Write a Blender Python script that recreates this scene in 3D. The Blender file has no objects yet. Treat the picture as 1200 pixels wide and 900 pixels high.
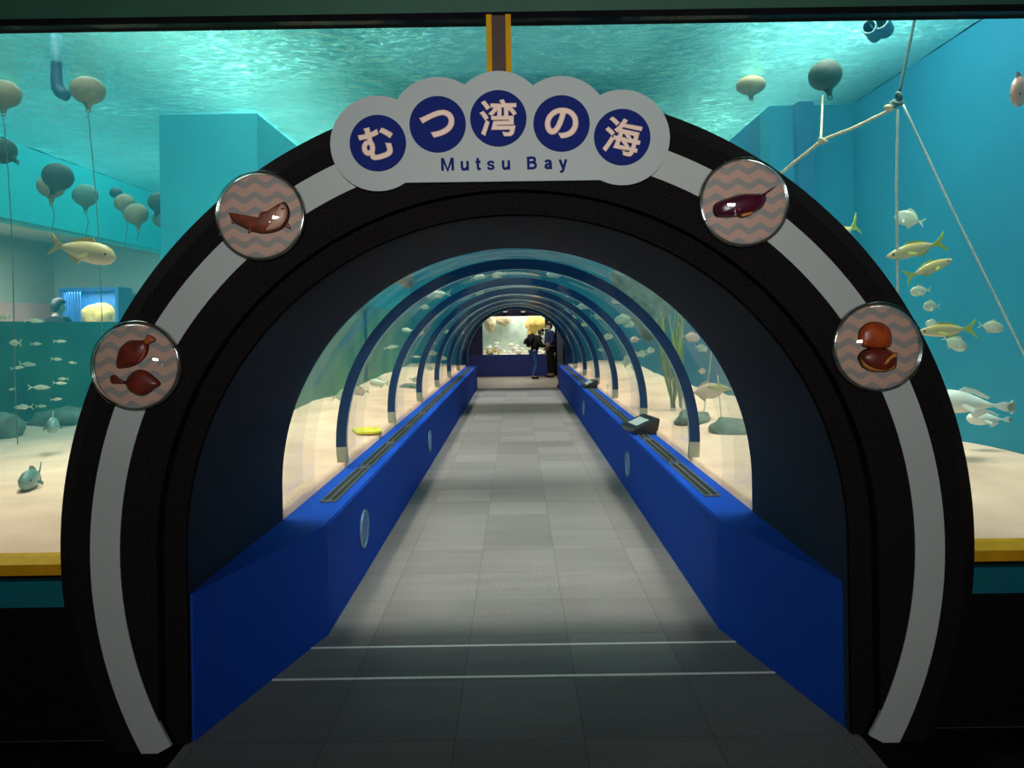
import bpy, bmesh, math, random
from math import sin, cos, pi, radians, sqrt, atan2, tan
from mathutils import Vector, Matrix, Euler, noise as mnoise

random.seed(7)
scene = bpy.context.scene
col = scene.collection

# ------------------------------------------------------------------ camera
F = 900.0                      # focal length in pixels of the 1200 px frame
VPX, VPY = 605.0, 380.0        # where the tunnel axis direction lands in the frame
ROLL = radians(0.85)
ZC = 1.6
cam = bpy.data.cameras.new('camera')
cam.sensor_width = 36.0
cam.lens = F / 1200.0 * 36.0
cam.shift_x = -(VPX - 600.0) / 1200.0
cam.shift_y = -(450.0 - VPY) / 1200.0
cam.clip_end = 200
cam.clip_start = 0.02
cam_ob = bpy.data.objects.new('camera', cam)
col.objects.link(cam_ob)
cam_ob.matrix_world = Matrix.Translation((0, 0, ZC)) @ Matrix.Rotation(radians(90), 4, 'X') @ Matrix.Rotation(-ROLL, 4, 'Z')
scene.camera = cam_ob

scene.view_settings.view_transform = 'Standard'
scene.view_settings.look = 'None'
scene.view_settings.exposure = 0.0
scene.view_settings.gamma = 1.0
scene.view_settings.use_curve_mapping = False
cy = scene.cycles
cy.use_denoising = True
cy.max_bounces = 8
cy.diffuse_bounces = 3
cy.glossy_bounces = 4
cy.transmission_bounces = 6
cy.transparent_max_bounces = 40
cy.volume_bounces = 1
cy.sample_clamp_indirect = 6.0
cy.caustics_reflective = False
cy.caustics_refractive = False

world = bpy.data.worlds.new('world')
world.use_nodes = True
world.node_tree.nodes['Background'].inputs[0].default_value = (0.02, 0.03, 0.035, 1)
world.node_tree.nodes['Background'].inputs[1].default_value = 0.05
scene.world = world


def area(name, loc, sx, sy, power, color=(1, 1, 1), rot=(0, 0, 0), spread=180):
    l = bpy.data.lights.new(name, 'AREA')
    l.shape = 'RECTANGLE'
    l.size, l.size_y = sx, sy
    l.energy = power
    l.color = color
    l.spread = radians(spread)
    o = bpy.data.objects.new(name, l)
    col.objects.link(o)
    o.location = loc
    o.rotation_euler = rot
    return o


# lamps hanging over the tank, above the water
area('tank_lamp_over_left_bay', (-4.5, 7.4, 6.4), 1.8, 5.5, 300, (0.93, 1.0, 0.95))
area('tank_lamp_over_left_front', (-3.0, 4.3, 6.0), 3.0, 1.6, 235, (1.0, 0.77, 0.61))
area('tank_lamp_over_right_front', (2.5, 5.0, 4.7), 1.0, 2.8, 160, (0.96, 1.0, 0.96))
area('tank_lamp_over_left_wall', (-4.7, 10.5, 5.6), 1.2, 2.4, 140, (0.85, 1.0, 0.97))
area('tank_lamp_left_of_tunnel', (-2.35, 11.2, 6.0), 0.6, 14.0, 560, (1.0, 0.77, 0.61), spread=56)
area('tank_lamp_right_of_tunnel', (2.35, 11.2, 6.0), 0.6, 14.0, 500, (1.0, 0.77, 0.61), spread=56)
# unseen narrow beams added over the walkway; their gaps shape the dark floor bands
area('added_walkway_light_entrance', (0, 5.32, 6.2), 2.2, 2.9, 44, (1.0, 0.82, 0.74), spread=13)
area('added_walkway_light_middle', (0, 10.7, 6.2), 2.4, 5.6, 112, (1.0, 0.84, 0.79), spread=12)
area('added_walkway_light_end', (0, 17.0, 6.2), 2.4, 2.8, 62, (1.0, 0.88, 0.86), spread=12)
# dim hall lamps behind the visitor
area('hall_lamp', (0.1, -4.2, 2.35), 1.3, 0.4, 36, (1.0, 0.97, 0.92), rot=(radians(93), 0, 0), spread=70)
for k, lx in enumerate((-1.6, -0.9, -0.2, 0.5, 1.3)):
    area('hall_spot', (lx, -2.6, 1.75 + 0.05 * (k % 2)), 0.07, 0.07, 0.9, (1, 0.93, 0.88), rot=(radians(90), 0, 0))
area('hall_strip', (0.75, -1.5, 1.5), 0.07, 0.7, 1.2, (1, 0.92, 0.9), rot=(radians(90), 0, 0))
# far hall: ceiling lamps and the lamp inside the display tank
area('far_hall_lamp', (0.1, 21.6, 2.75), 1.2, 0.6, 40, (1.0, 0.88, 0.75))
area('display_tank_lamp', (0.0, 24.7, 2.16), 1.9, 1.0, 38, (1.0, 0.97, 0.88))
area('viewing_hall_lamp', (-7.4, 11.0, 3.1), 1.6, 3.0, 200, (1.0, 0.85, 0.85))


# ------------------------------------------------------------------ helpers
def at(px, py, Y):
    """Point of the place at distance Y along the tunnel that the photo shows at pixel (px, py)."""
    a, b = px - VPX, py - VPY
    dx = a * cos(ROLL) - b * sin(ROLL)
    dy = a * sin(ROLL) + b * cos(ROLL)
    return Vector((dx / F * Y, Y, ZC - dy / F * Y))


def tag(o, label=None, cat=None, group=None, kind=None):
    if label: o['label'] = label
    if cat: o['category'] = cat
    if group: o['group'] = group
    if kind: o['kind'] = kind
    return o


def empty(name, loc=(0, 0, 0), rot=(0, 0, 0)):
    o = bpy.data.objects.new(name, None)
    col.objects.link(o)
    o.location = loc
    o.rotation_euler = rot
    o.empty_display_size = 0.1
    return o


def obj(name, bm, m, parent=None, smooth=False, loc=None, rot=None):
    bmesh.ops.recalc_face_normals(bm, faces=bm.faces[:])
    me = bpy.data.meshes.new(name)
    bm.to_mesh(me)
    bm.free()
    if isinstance(m, (list, tuple)):
        for mm in m: me.materials.append(mm)
    else:
        me.materials.append(m)
    if smooth:
        for p in me.polygons: p.use_smooth = True
    o = bpy.data.objects.new(name, me)
    col.objects.link(o)
    if parent: o.parent = parent
    if loc is not None: o.location = loc
    if rot is not None: o.rotation_euler = rot
    return o


def struct(name, bm, m, label=None, smooth=False):
    o = obj(name, bm, m, smooth=smooth)
    o['kind'] = 'structure'
    if label: o['label'] = label
    return o


def box(bm, x0, x1, y0, y1, z0, z1, M=None):
    vs = [bm.verts.new((x, y, z)) for x in (x0, x1) for y in (y0, y1) for z in (z0, z1)]
    for f in ((0, 1, 3, 2), (4, 6, 7, 5), (0, 4, 5, 1), (2, 3, 7, 6), (0, 2, 6, 4), (1, 5, 7, 3)):
        bm.faces.new([vs[i] for i in f])
    if M is not None:
        for v in vs: v.co = M @ v.co
    return vs


def prism(bm, pts, y0, y1, M=None):
    """2-D outline (x, z) extruded from y0 to y1."""
    a = [bm.verts.new((x, y0, z)) for x, z in pts]
    b = [bm.verts.new((x, y1, z)) for x, z in pts]
    n = len(pts)
    bm.faces.new(a)
    bm.faces.new(b[::-1])
    for i in range(n):
        bm.faces.new((a[i], b[i], b[(i + 1) % n], a[(i + 1) % n]))
    if M is not None:
        for v in a + b: v.co = M @ v.co


def revolve(bm, prof, n=32, M=None, arc=(0, 2 * pi)):
    """profile of (r, h) turned about local Z."""
    full = abs(arc[1] - arc[0] - 2 * pi) < 1e-6
    rings = []
    for r, h in prof:
        if r < 1e-6:
            rings.append([bm.verts.new((0, 0, h))])
        else:
            rings.append([bm.verts.new((r * cos(2 * pi * k / n), r * sin(2 * pi * k / n), h)) for k in range(n)])
    for a, b in zip(rings, rings[1:]):
        for k in range(n):
            k2 = (k + 1) % n
            if len(a) == 1 and len(b) == 1: continue
            if len(a) == 1: bm.faces.new((a[0], b[k2], b[k]))
            elif len(b) == 1: bm.faces.new((a[k], a[k2], b[0]))
            else: bm.faces.new((a[k], a[k2], b[k2], b[k]))
    if M is not None:
        for rg in rings:
            for v in rg: v.co = M @ v.co


def ring_y(bm, prof, ang0, ang1, n=96, cz=0.0, close=True):
    """closed profile of (R, y) swept about the Y axis at height cz, from ang0 to ang1 (0 = +X, pi/2 = up)."""
    rows = []
    for i in range(n + 1):
        a = ang0 + (ang1 - ang0) * i / n
        rows.append([bm.verts.new((R * cos(a), y, cz + R * sin(a))) for R, y in prof])
    m = len(prof)
    for i in range(n):
        for j in range(m if close else m - 1):
            j2 = (j + 1) % m
            bm.faces.new((rows[i][j], rows[i][j2], rows[i + 1][j2], rows[i + 1][j]))
    if close:
        bm.faces.new(rows[0])
        bm.faces.new(rows[-1][::-1])


def tube(bm, pts, r, n=8, cap=True):
    pts = [Vector(p) for p in pts]
    rs = r if isinstance(r, (list, tuple)) else [r] * len(pts)
    up = Vector((0.13, 0.21, 1)).normalized()
    rings = []
    for i, p in enumerate(pts):
        d = (pts[min(i + 1, len(pts) - 1)] - pts[max(i - 1, 0)]).normalized()
        s = d.cross(up)
        if s.length < 0.05: s = d.cross(Vector((1, 0, 0)))
        s.normalize()
        t = d.cross(s).normalized()
        rings.append([bm.verts.new(p + rs[i] * (s * cos(2 * pi * k / n) + t * sin(2 * pi * k / n))) for k in range(n)])
    for a, b in zip(rings, rings[1:]):
        for k in range(n):
            bm.faces.new((a[k], a[(k + 1) % n], b[(k + 1) % n], b[k]))
    if cap:
        bm.faces.new(rings[0][::-1])
        bm.faces.new(rings[-1])


def ellipsoid(bm, c, rx, ry, rz, u=20, v=12, M=None):
    g = bmesh.ops.create_uvsphere(bm, u_segments=u, v_segments=v, radius=1.0)
    for w in g['verts']:
        w.co = Vector((w.co.x * rx + c[0], w.co.y * ry + c[1], w.co.z * rz + c[2]))
        if M is not None: w.co = M @ w.co


def torus(bm, R, r, n=48, m=10, M=None):
    rows = []
    for i in range(n):
        a = 2 * pi * i / n
        rows.append([bm.verts.new(((R + r * cos(2 * pi * j / m)) * cos(a), (R + r * cos(2 * pi * j / m)) * sin(a), r * sin(2 * pi * j / m))) for j in range(m)])
    for i in range(n):
        for j in range(m):
            bm.faces.new((rows[i][j], rows[(i + 1) % n][j], rows[(i + 1) % n][(j + 1) % m], rows[i][(j + 1) % m]))
    if M is not None:
        for rw in rows:
            for v in rw: v.co = M @ v.co


# ------------------------------------------------------------------ materials
def new_mat(name):
    m = bpy.data.materials.new(name)
    m.use_nodes = True
    nt = m.node_tree
    return m, nt, nt.nodes['Principled BSDF'], nt.nodes['Material Output']


def N(nt, t, **kw):
    n = nt.nodes.new(t)
    for k, v in kw.items():
        if k == 'inp':
            for a, b in v.items(): n.inputs[a].default_value = b
        else:
            setattr(n, k, v)
    return n


def c4(c): return (c[0], c[1], c[2], 1.0)


def paint(name, c, rough=0.6, var=0.12, scale=8.0, bump=0.0, bscale=60.0, metal=0.0, spec=0.5, c2=None, detail=4.0):
    """painted or plain solid surface: base colour with a little noise of its own."""
    m, nt, p, out = new_mat(name)
    tc = N(nt, 'ShaderNodeTexCoord')
    nz = N(nt, 'ShaderNodeTexNoise', inp={'Scale': scale, 'Detail': detail})
    nt.links.new(tc.outputs['Object'], nz.inputs['Vector'])
    mx = N(nt, 'ShaderNodeMix', data_type='RGBA')
    lo = c2 if c2 else tuple(x * (1 - var) for x in c)
    hi = c if c2 else tuple(min(1, x * (1 + var)) for x in c)
    mx.inputs[6].default_value = c4(lo)
    mx.inputs[7].default_value = c4(hi)
    rp = N(nt, 'ShaderNodeMapRange', inp={1: 0.35, 2: 0.65})
    nt.links.new(nz.outputs['Fac'], rp.inputs[0])
    nt.links.new(rp.outputs[0], mx.inputs[0])
    nt.links.new(mx.outputs[2], p.inputs['Base Color'])
    p.inputs['Roughness'].default_value = rough
    p.inputs['Metallic'].default_value = metal
    p.inputs['Specular IOR Level'].default_value = spec
    if bump > 0:
        nb = N(nt, 'ShaderNodeTexNoise', inp={'Scale': bscale, 'Detail': 3.0})
        nt.links.new(tc.outputs['Object'], nb.inputs['Vector'])
        b = N(nt, 'ShaderNodeBump', inp={'Strength': bump, 'Distance': 0.02})
        nt.links.new(nb.outputs['Fac'], b.inputs['Height'])
        nt.links.new(b.outputs['Normal'], p.inputs['Normal'])
    return m


def clear(name, tint, f0=0.03, f1=0.5, power=4.0, rough=0.02, bump=0.0):
    """thin clear acrylic or glass: lets light through, mirrors at grazing angles."""
    m, nt, p, out = new_mat(name)
    nt.nodes.remove(p)
    tr = N(nt, 'ShaderNodeBsdfTransparent'); tr.inputs[0].default_value = c4(tint)
    gl = N(nt, 'ShaderNodeBsdfGlossy'); gl.inputs['Roughness'].default_value = rough
    gl.inputs[0].default_value = (0.95, 1, 1, 1)
    lw = N(nt, 'ShaderNodeLayerWeight'); lw.inputs[0].default_value = 0.5
    pw = N(nt, 'ShaderNodeMath', operation='POWER'); pw.inputs[1].default_value = power
    ml = N(nt, 'ShaderNodeMath', operation='MULTIPLY_ADD'); ml.inputs[1].default_value = f1; ml.inputs[2].default_value = f0
    mx = N(nt, 'ShaderNodeMixShader')
    nt.links.new(lw.outputs['Facing'], pw.inputs[0])
    nt.links.new(pw.outputs[0], ml.inputs[0])
    nt.links.new(ml.outputs[0], mx.inputs[0])
    nt.links.new(tr.outputs[0], mx.inputs[1])
    nt.links.new(gl.outputs[0], mx.inputs[2])
    if bump > 0:
        tc = N(nt, 'ShaderNodeTexCoord')
        nb = N(nt, 'ShaderNodeTexNoise', inp={'Scale': 1.3, 'Detail': 1.0})
        nt.links.new(tc.outputs['Object'], nb.inputs['Vector'])
        b = N(nt, 'ShaderNodeBump', inp={'Strength': bump, 'Distance': 0.2})
        nt.links.new(nb.outputs['Fac'], b.inputs['Height'])
        nt.links.new(b.outputs['Normal'], gl.inputs['Normal'])
    nt.links.new(mx.outputs[0], out.inputs['Surface'])
    return m


M = {}
M['arch_black'] = paint('arch_black_cloth', (0.0085, 0.007, 0.0075), 0.9, 0.5, 120, 0.35, 220, spec=0.12)
M['arch_step'] = paint('arch_step_black', (0.008, 0.0068, 0.0070), 0.9, 0.4, 120, 0.35, 220, spec=0.12)
M['lining'] = paint('arch_lining_navy', (0.008, 0.018, 0.050), 0.8, 0.35, 160, 0.4, 260, spec=0.3)
M['stripe'] = paint('stripe_grey', (0.42, 0.47, 0.46), 0.55, 0.03, 3)
M['sign_grey'] = paint('sign_grey', (0.40, 0.46, 0.46), 0.5, 0.03, 3)
M['sign_navy'] = paint('sign_navy', (0.010, 0.022, 0.17), 0.7, 0.05, 6, spec=0.08)
M['sign_pink'] = paint('sign_letter_pink', (0.95, 0.70, 0.58), 0.5, 0.03, 6)
M['wall_black'] = paint('wall_black', (0.0035, 0.004, 0.006), 0.9, 0.3, 20, spec=0.1)
M['teal_trim'] = paint('teal_trim', (0.0, 0.13, 0.17), 0.45, 0.1, 6)
M['yellow'] = paint('yellow_gasket', (0.58, 0.30, 0.008), 0.7, 0.1, 12, spec=0.1)
M['brown'] = paint('mullion_brown', (0.045, 0.018, 0.010), 0.6, 0.2, 12)
M['header'] = paint('header_green', (0.010, 0.075, 0.045), 0.6, 0.1, 5)
M['curb'] = paint('curb_blue', (0.005, 0.062, 0.44), 0.7, 0.08, 90, 0.25, 260, spec=0.12)
M['curb_dark'] = paint('curb_return_navy', (0.008, 0.035, 0.24), 0.6, 0.1, 90, 0.25, 260, spec=0.3)
M['rib'] = paint('rib_blue', (0.004, 0.042, 0.14), 0.4, 0.1, 5, spec=0.15)
M['rib_reflection'] = paint('rib_reflection_beige', (0.42, 0.40, 0.28), 0.3, 0.1, 12)  # beige lower ends put the sand's reflection into the rib colour
M['rib_highlight'] = paint('rib_highlight_pale', (0.45, 0.55, 0.58), 0.2, 0.1, 12)  # pale strip that paints in the bright highlight along each rib
M['grille'] = paint('grille_dark', (0.16, 0.165, 0.15), 0.5, 0.2, 30, metal=0.2)
M['slot_black'] = paint('slot_black', (0.003, 0.003, 0.004), 0.8, 0.2, 30)
M['metal'] = paint('strip_metal', (0.85, 0.78, 0.74), 0.45, 0.05, 30, metal=0.1)
M['black_plastic'] = paint('black_plastic', (0.012, 0.013, 0.014), 0.35, 0.2, 30)
M['label_white'] = paint('label_white', (0.45, 0.50, 0.52), 0.4, 0.1, 30)
M['tank_right'] = paint('tank_wall_blue', (0.008, 0.23, 0.365), 0.7, 0.0, 0.55, c2=(0.006, 0.175, 0.30))
M['tank_deep'] = paint('tank_wall_deep_blue', (0.007, 0.13, 0.27), 0.7, 0.0, 0.5, c2=(0.005, 0.09, 0.21))
M['tank_left'] = paint('tank_wall_cyan', (0.028, 0.58, 0.62), 0.7, 0.0, 0.5, c2=(0.020, 0.48, 0.54))
M['tank_green'] = paint('tank_wall_green', (0.03, 0.16, 0.10), 0.8, 0.0, 1.4, 0.4, 6, c2=(0.010, 0.08, 0.07))
M['block_green'] = paint('block_wall_green', (0.16, 0.28, 0.10), 0.8, 0.0, 1.1, 0.4, 6, c2=(0.07, 0.17, 0.08))
M['tank_block'] = paint('tank_block_blue', (0.020, 0.38, 0.49), 0.7, 0.0, 0.6, c2=(0.014, 0.31, 0.43))
M['hall_dark'] = paint('far_hall_navy', (0.008, 0.014, 0.06), 0.7, 0.2, 4)
M['hall_navy'] = paint('far_hall_dado_navy', (0.012, 0.03, 0.20), 0.6, 0.1, 4)
M['hall_pale'] = paint('viewing_hall_pale', (0.44, 0.52, 0.40), 0.8, 0.05, 1.5)
M['hall_pink'] = paint('viewing_hall_pink', (0.66, 0.42, 0.36), 0.8, 0.05, 1.5)
M['hall_floor'] = paint('far_hall_floor', (0.44, 0.40, 0.34), 0.5, 0.08, 3)
M['rope_tan'] = paint('rope_tan', (0.62, 0.55, 0.38), 0.8, 0.2, 60)
M['rope_dark'] = paint('rope_dark', (0.10, 0.15, 0.14), 0.8, 0.2, 60)
M['rope_grey'] = paint('rope_grey', (0.50, 0.52, 0.46), 0.8, 0.2, 60)
M['buoy_dark'] = paint('buoy_dark', (0.045, 0.075, 0.055), 0.7, 0.3, 14, 0.3, 30)
M['buoy_tan'] = paint('buoy_tan', (0.32, 0.25, 0.14), 0.7, 0.2, 14, 0.3, 30)
M['buoy_green'] = paint('buoy_green', (0.14, 0.26, 0.20), 0.7, 0.3, 14, 0.3, 30)
M['pipe_blue'] = paint('pipe_blue', (0.03, 0.12, 0.22), 0.5, 0.2, 9)
M['pipe_pale'] = paint('pipe_rim_pale', (0.45, 0.65, 0.72), 0.5, 0.1, 9)
M['net'] = paint('net_grey_green', (0.26, 0.30, 0.24), 0.9, 0.0, 9, 0.8, 30, c2=(0.13, 0.18, 0.13))
M['kelp'] = paint('kelp_olive', (0.40, 0.42, 0.10), 0.6, 0.0, 7, c2=(0.22, 0.28, 0.07))
M['rock'] = paint('rock_grey', (0.22, 0.24, 0.19), 0.9, 0.0, 5, 0.7, 12, c2=(0.10, 0.14, 0.11))
M['stone_white'] = paint('stone_white', (0.82, 0.80, 0.70), 0.8, 0.1, 9, 0.4, 20)
M['coral_yellow'] = paint('coral_yellow', (0.85, 0.62, 0.16), 0.8, 0.0, 9, 0.6, 16, c2=(0.62, 0.42, 0.12))
M['coral_tan'] = paint('coral_tan', (0.70, 0.58, 0.36), 0.8, 0.0, 9, 0.6, 16, c2=(0.45, 0.38, 0.26))
M['reef_back'] = paint('display_back', (0.62, 0.74, 0.66), 0.8, 0.0, 3.5, c2=(0.42, 0.55, 0.50))
M['skin'] = paint('skin', (0.62, 0.42, 0.32), 0.55, 0.05, 10)
M['cloth_black'] = paint('cloth_black', (0.006, 0.006, 0.007), 0.9, 0.3, 20)
M['cloth_navy'] = paint('cloth_navy', (0.012, 0.03, 0.13), 0.85, 0.2, 20)
M['denim'] = paint('denim_blue', (0.03, 0.11, 0.42), 0.85, 0.2, 30)
M['hair'] = paint('hair_black', (0.006, 0.005, 0.005), 0.5, 0.3, 40)
M['mask_white'] = paint('mask_white', (0.8, 0.8, 0.78), 0.8, 0.05, 20)
M['blue_frame'] = paint('blue_frame', (0.03, 0.16, 0.50), 0.5, 0.1, 9)
M['acrylic'] = clear('acrylic', (0.97, 0.995, 0.99), 0.008, 0.055, 4.0, 0.015, bump=0.03)
M['acrylic_mirror_slice'] = clear('acrylic_mirror_slice', (0.95, 0.98, 0.97), 0.05, 0.22, 2.0, 0.05, bump=0.2)  # stronger mirroring added past each joint to imitate pale reflected slices
M['pane'] = clear('window_pane', (0.97, 0.99, 0.985), 0.010, 0.4, 5.0, 0.01)
M['dome'] = clear('dome_clear', (0.95, 0.97, 0.97), 0.035, 0.75, 3.0, 0.03)
M['lens'] = clear('lens_clear', (0.85, 0.92, 0.98), 0.02, 0.25, 4.0, 0.05)
M['rim'] = clear('dome_rim_clear', (0.70, 0.76, 0.74), 0.22, 0.45, 2.0, 0.12)


def two_tone(name, back, belly, rough=0.35, lo=-0.3, hi=0.3, axis='Z', stripe=0.0, sheen=0.3):
    """fish skin: dark back running into a pale belly, scaly noise."""
    m, nt, p, out = new_mat(name)
    tc = N(nt, 'ShaderNodeTexCoord')
    sp = N(nt, 'ShaderNodeSeparateXYZ')
    nt.links.new(tc.outputs['Object'], sp.inputs[0])
    rp = N(nt, 'ShaderNodeMapRange', inp={1: lo, 2: hi})
    nt.links.new(sp.outputs[axis], rp.inputs[0])
    nz = N(nt, 'ShaderNodeTexNoise', inp={'Scale': 30.0, 'Detail': 3.0})
    nt.links.new(tc.outputs['Object'], nz.inputs['Vector'])
    ad = N(nt, 'ShaderNodeMath', operation='MULTIPLY_ADD'); ad.inputs[1].default_value = 0.35; ad.inputs[2].default_value = -0.17
    nt.links.new(nz.outputs['Fac'], ad.inputs[0])
    sm = N(nt, 'ShaderNodeMath', operation='ADD'); sm.use_clamp = True
    nt.links.new(ad.outputs[0], sm.inputs[0]); nt.links.new(rp.outputs[0], sm.inputs[1])
    mx = N(nt, 'ShaderNodeMix', data_type='RGBA')
    mx.inputs[6].default_value = c4(belly); mx.inputs[7].default_value = c4(back)
    nt.links.new(sm.outputs[0], mx.inputs[0])
    nt.links.new(mx.outputs[2], p.inputs['Base Color'])
    p.inputs['Roughness'].default_value = rough
    p.inputs['Metallic'].default_value = sheen
    return m


M['f_jack'] = two_tone('jack_skin', (0.40, 0.31, 0.07), (0.66, 0.60, 0.36), lo=-0.05, hi=0.10, sheen=0.0)
M['f_jackfin'] = paint('jack_fin', (0.42, 0.50, 0.05), 0.5, 0.15, 12)
M['f_silver'] = two_tone('silver_skin', (0.32, 0.36, 0.25), (0.68, 0.71, 0.58), lo=-0.10, hi=0.18, sheen=0.0)
M['f_silverfin'] = paint('silver_fin', (0.55, 0.60, 0.45), 0.5, 0.15, 12)
M['f_bream'] = two_tone('bream_skin', (0.66, 0.36, 0.26), (0.85, 0.66, 0.54), lo=-0.15, hi=0.22, sheen=0.0)
M['f_breamfin'] = paint('bream_fin', (0.62, 0.38, 0.32), 0.5, 0.15, 12)
M['f_amber'] = two_tone('amberjack_skin', (0.36, 0.31, 0.12), (0.70, 0.68, 0.50), lo=-0.08, hi=0.12, sheen=0.0)
M['f_amberfin'] = paint('amber_fin', (0.42, 0.40, 0.20), 0.5, 0.15, 12)
M['f_white'] = paint('pale_belly_skin', (0.80, 0.80, 0.72), 0.5, 0.06, 8)
M['f_dark'] = two_tone('dark_fish_skin', (0.08, 0.16, 0.15), (0.26, 0.38, 0.36), lo=-0.1, hi=0.2, sheen=0.0)
M['f_darkfin'] = paint('dark_fish_fin', (0.10, 0.18, 0.17), 0.5, 0.15, 12)
M['eye'] = paint('fish_eye', (0.01, 0.01, 0.01), 0.2, 0.1, 10)


def carpet_mat():
    m, nt, p, out = new_mat('carpet_tiles')
    tc = N(nt, 'ShaderNodeTexCoord')
    mp = N(nt, 'ShaderNodeMapping')
    mp.inputs['Location'].default_value = (0.26, 0.04, 0)
    nt.links.new(tc.outputs['Object'], mp.inputs['Vector'])
    br = N(nt, 'ShaderNodeTexBrick', offset=0.0, squash=1.0, inp={'Scale': 1.0, 'Mortar Size': 0.004, 'Mortar Smooth': 0.5, 'Bias': 0.0, 'Brick Width': 0.5, 'Row Height': 0.5})
    br.inputs['Color1'].default_value = c4((0.176, 0.163, 0.163))
    br.inputs['Color2'].default_value = c4((0.228, 0.210, 0.208))
    br.inputs['Mortar'].default_value = c4((0.145, 0.133, 0.132))
    nt.links.new(mp.outputs[0], br.inputs['Vector'])
    nz = N(nt, 'ShaderNodeTexNoise', inp={'Scale': 170.0, 'Detail': 4.0})
    nt.links.new(tc.outputs['Object'], nz.inputs['Vector'])
    rp = N(nt, 'ShaderNodeMapRange', inp={1: 0.3, 2: 0.7, 3: 0.65, 4: 1.35})
    nt.links.new(nz.outputs['Fac'], rp.inputs[0])
    st = N(nt, 'ShaderNodeTexNoise', inp={'Scale': 1.0, 'Detail': 3.0})
    mp2 = N(nt, 'ShaderNodeMapping'); mp2.inputs['Scale'].default_value = (1.2, 9.0, 1)
    nt.links.new(tc.outputs['Object'], mp2.inputs[0]); nt.links.new(mp2.outputs[0], st.inputs['Vector'])
    rp2 = N(nt, 'ShaderNodeMapRange', inp={1: 0.3, 2: 0.7, 3: 0.93, 4: 1.07})
    nt.links.new(st.outputs['Fac'], rp2.inputs[0])
    mu = N(nt, 'ShaderNodeMath', operation='MULTIPLY')
    nt.links.new(rp.outputs[0], mu.inputs[0]); nt.links.new(rp2.outputs[0], mu.inputs[1])
    vm = N(nt, 'ShaderNodeVectorMath', operation='SCALE')
    nt.links.new(br.outputs['Color'], vm.inputs[0]); nt.links.new(mu.outputs[0], vm.inputs['Scale'])
    nt.links.new(vm.outputs[0], p.inputs['Base Color'])
    p.inputs['Roughness'].default_value = 0.95
    p.inputs['Specular IOR Level'].default_value = 0.15
    b = N(nt, 'ShaderNodeBump', inp={'Strength': 0.5, 'Distance': 0.01})
    nt.links.new(nz.outputs['Fac'], b.inputs['Height'])
    nt.links.new(b.outputs['Normal'], p.inputs['Normal'])
    return m


def sand_mat():
    m, nt, p, out = new_mat('sand')
    tc = N(nt, 'ShaderNodeTexCoord')
    n1 = N(nt, 'ShaderNodeTexNoise', inp={'Scale': 2.2, 'Detail': 6.0})
    n2 = N(nt, 'ShaderNodeTexNoise', inp={'Scale': 90.0, 'Detail': 3.0})
    for n in (n1, n2): nt.links.new(tc.outputs['Object'], n.inputs['Vector'])
    rp = N(nt, 'ShaderNodeMapRange', inp={1: 0.3, 2: 0.7})
    nt.links.new(n1.outputs['Fac'], rp.inputs[0])
    mx = N(nt, 'ShaderNodeMix', data_type='RGBA')
    mx.inputs[6].default_value = c4((0.74, 0.46, 0.34)); mx.inputs[7].default_value = c4((0.92, 0.61, 0.47))
    nt.links.new(rp.outputs[0], mx.inputs[0])
    nt.links.new(mx.outputs[2], p.inputs['Base Color'])
    p.inputs['Roughness'].default_value = 0.95
    b = N(nt, 'ShaderNodeBump', inp={'Strength': 0.5, 'Distance': 0.02})
    nt.links.new(n2.outputs['Fac'], b.inputs['Height'])
    nt.links.new(b.outputs['Normal'], p.inputs['Normal'])
    return m


def water_mat():
    m, nt, p, out = new_mat('water')
    nt.nodes.remove(p)
    sc = N(nt, 'ShaderNodeVolumeScatter'); sc.inputs['Color'].default_value = (0.05, 0.68, 1.0, 1); sc.inputs['Density'].default_value = 0.024
    sc.inputs['Anisotropy'].default_value = 0.2
    ab = N(nt, 'ShaderNodeVolumeAbsorption'); ab.inputs['Color'].default_value = (0.05, 0.86, 0.84, 1); ab.inputs['Density'].default_value = 0.055
    ad = N(nt, 'ShaderNodeAddShader')
    nt.links.new(sc.outputs[0], ad.inputs[0]); nt.links.new(ab.outputs[0], ad.inputs[1])
    nt.links.new(ad.outputs[0], out.inputs['Volume'])
    return m


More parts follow.
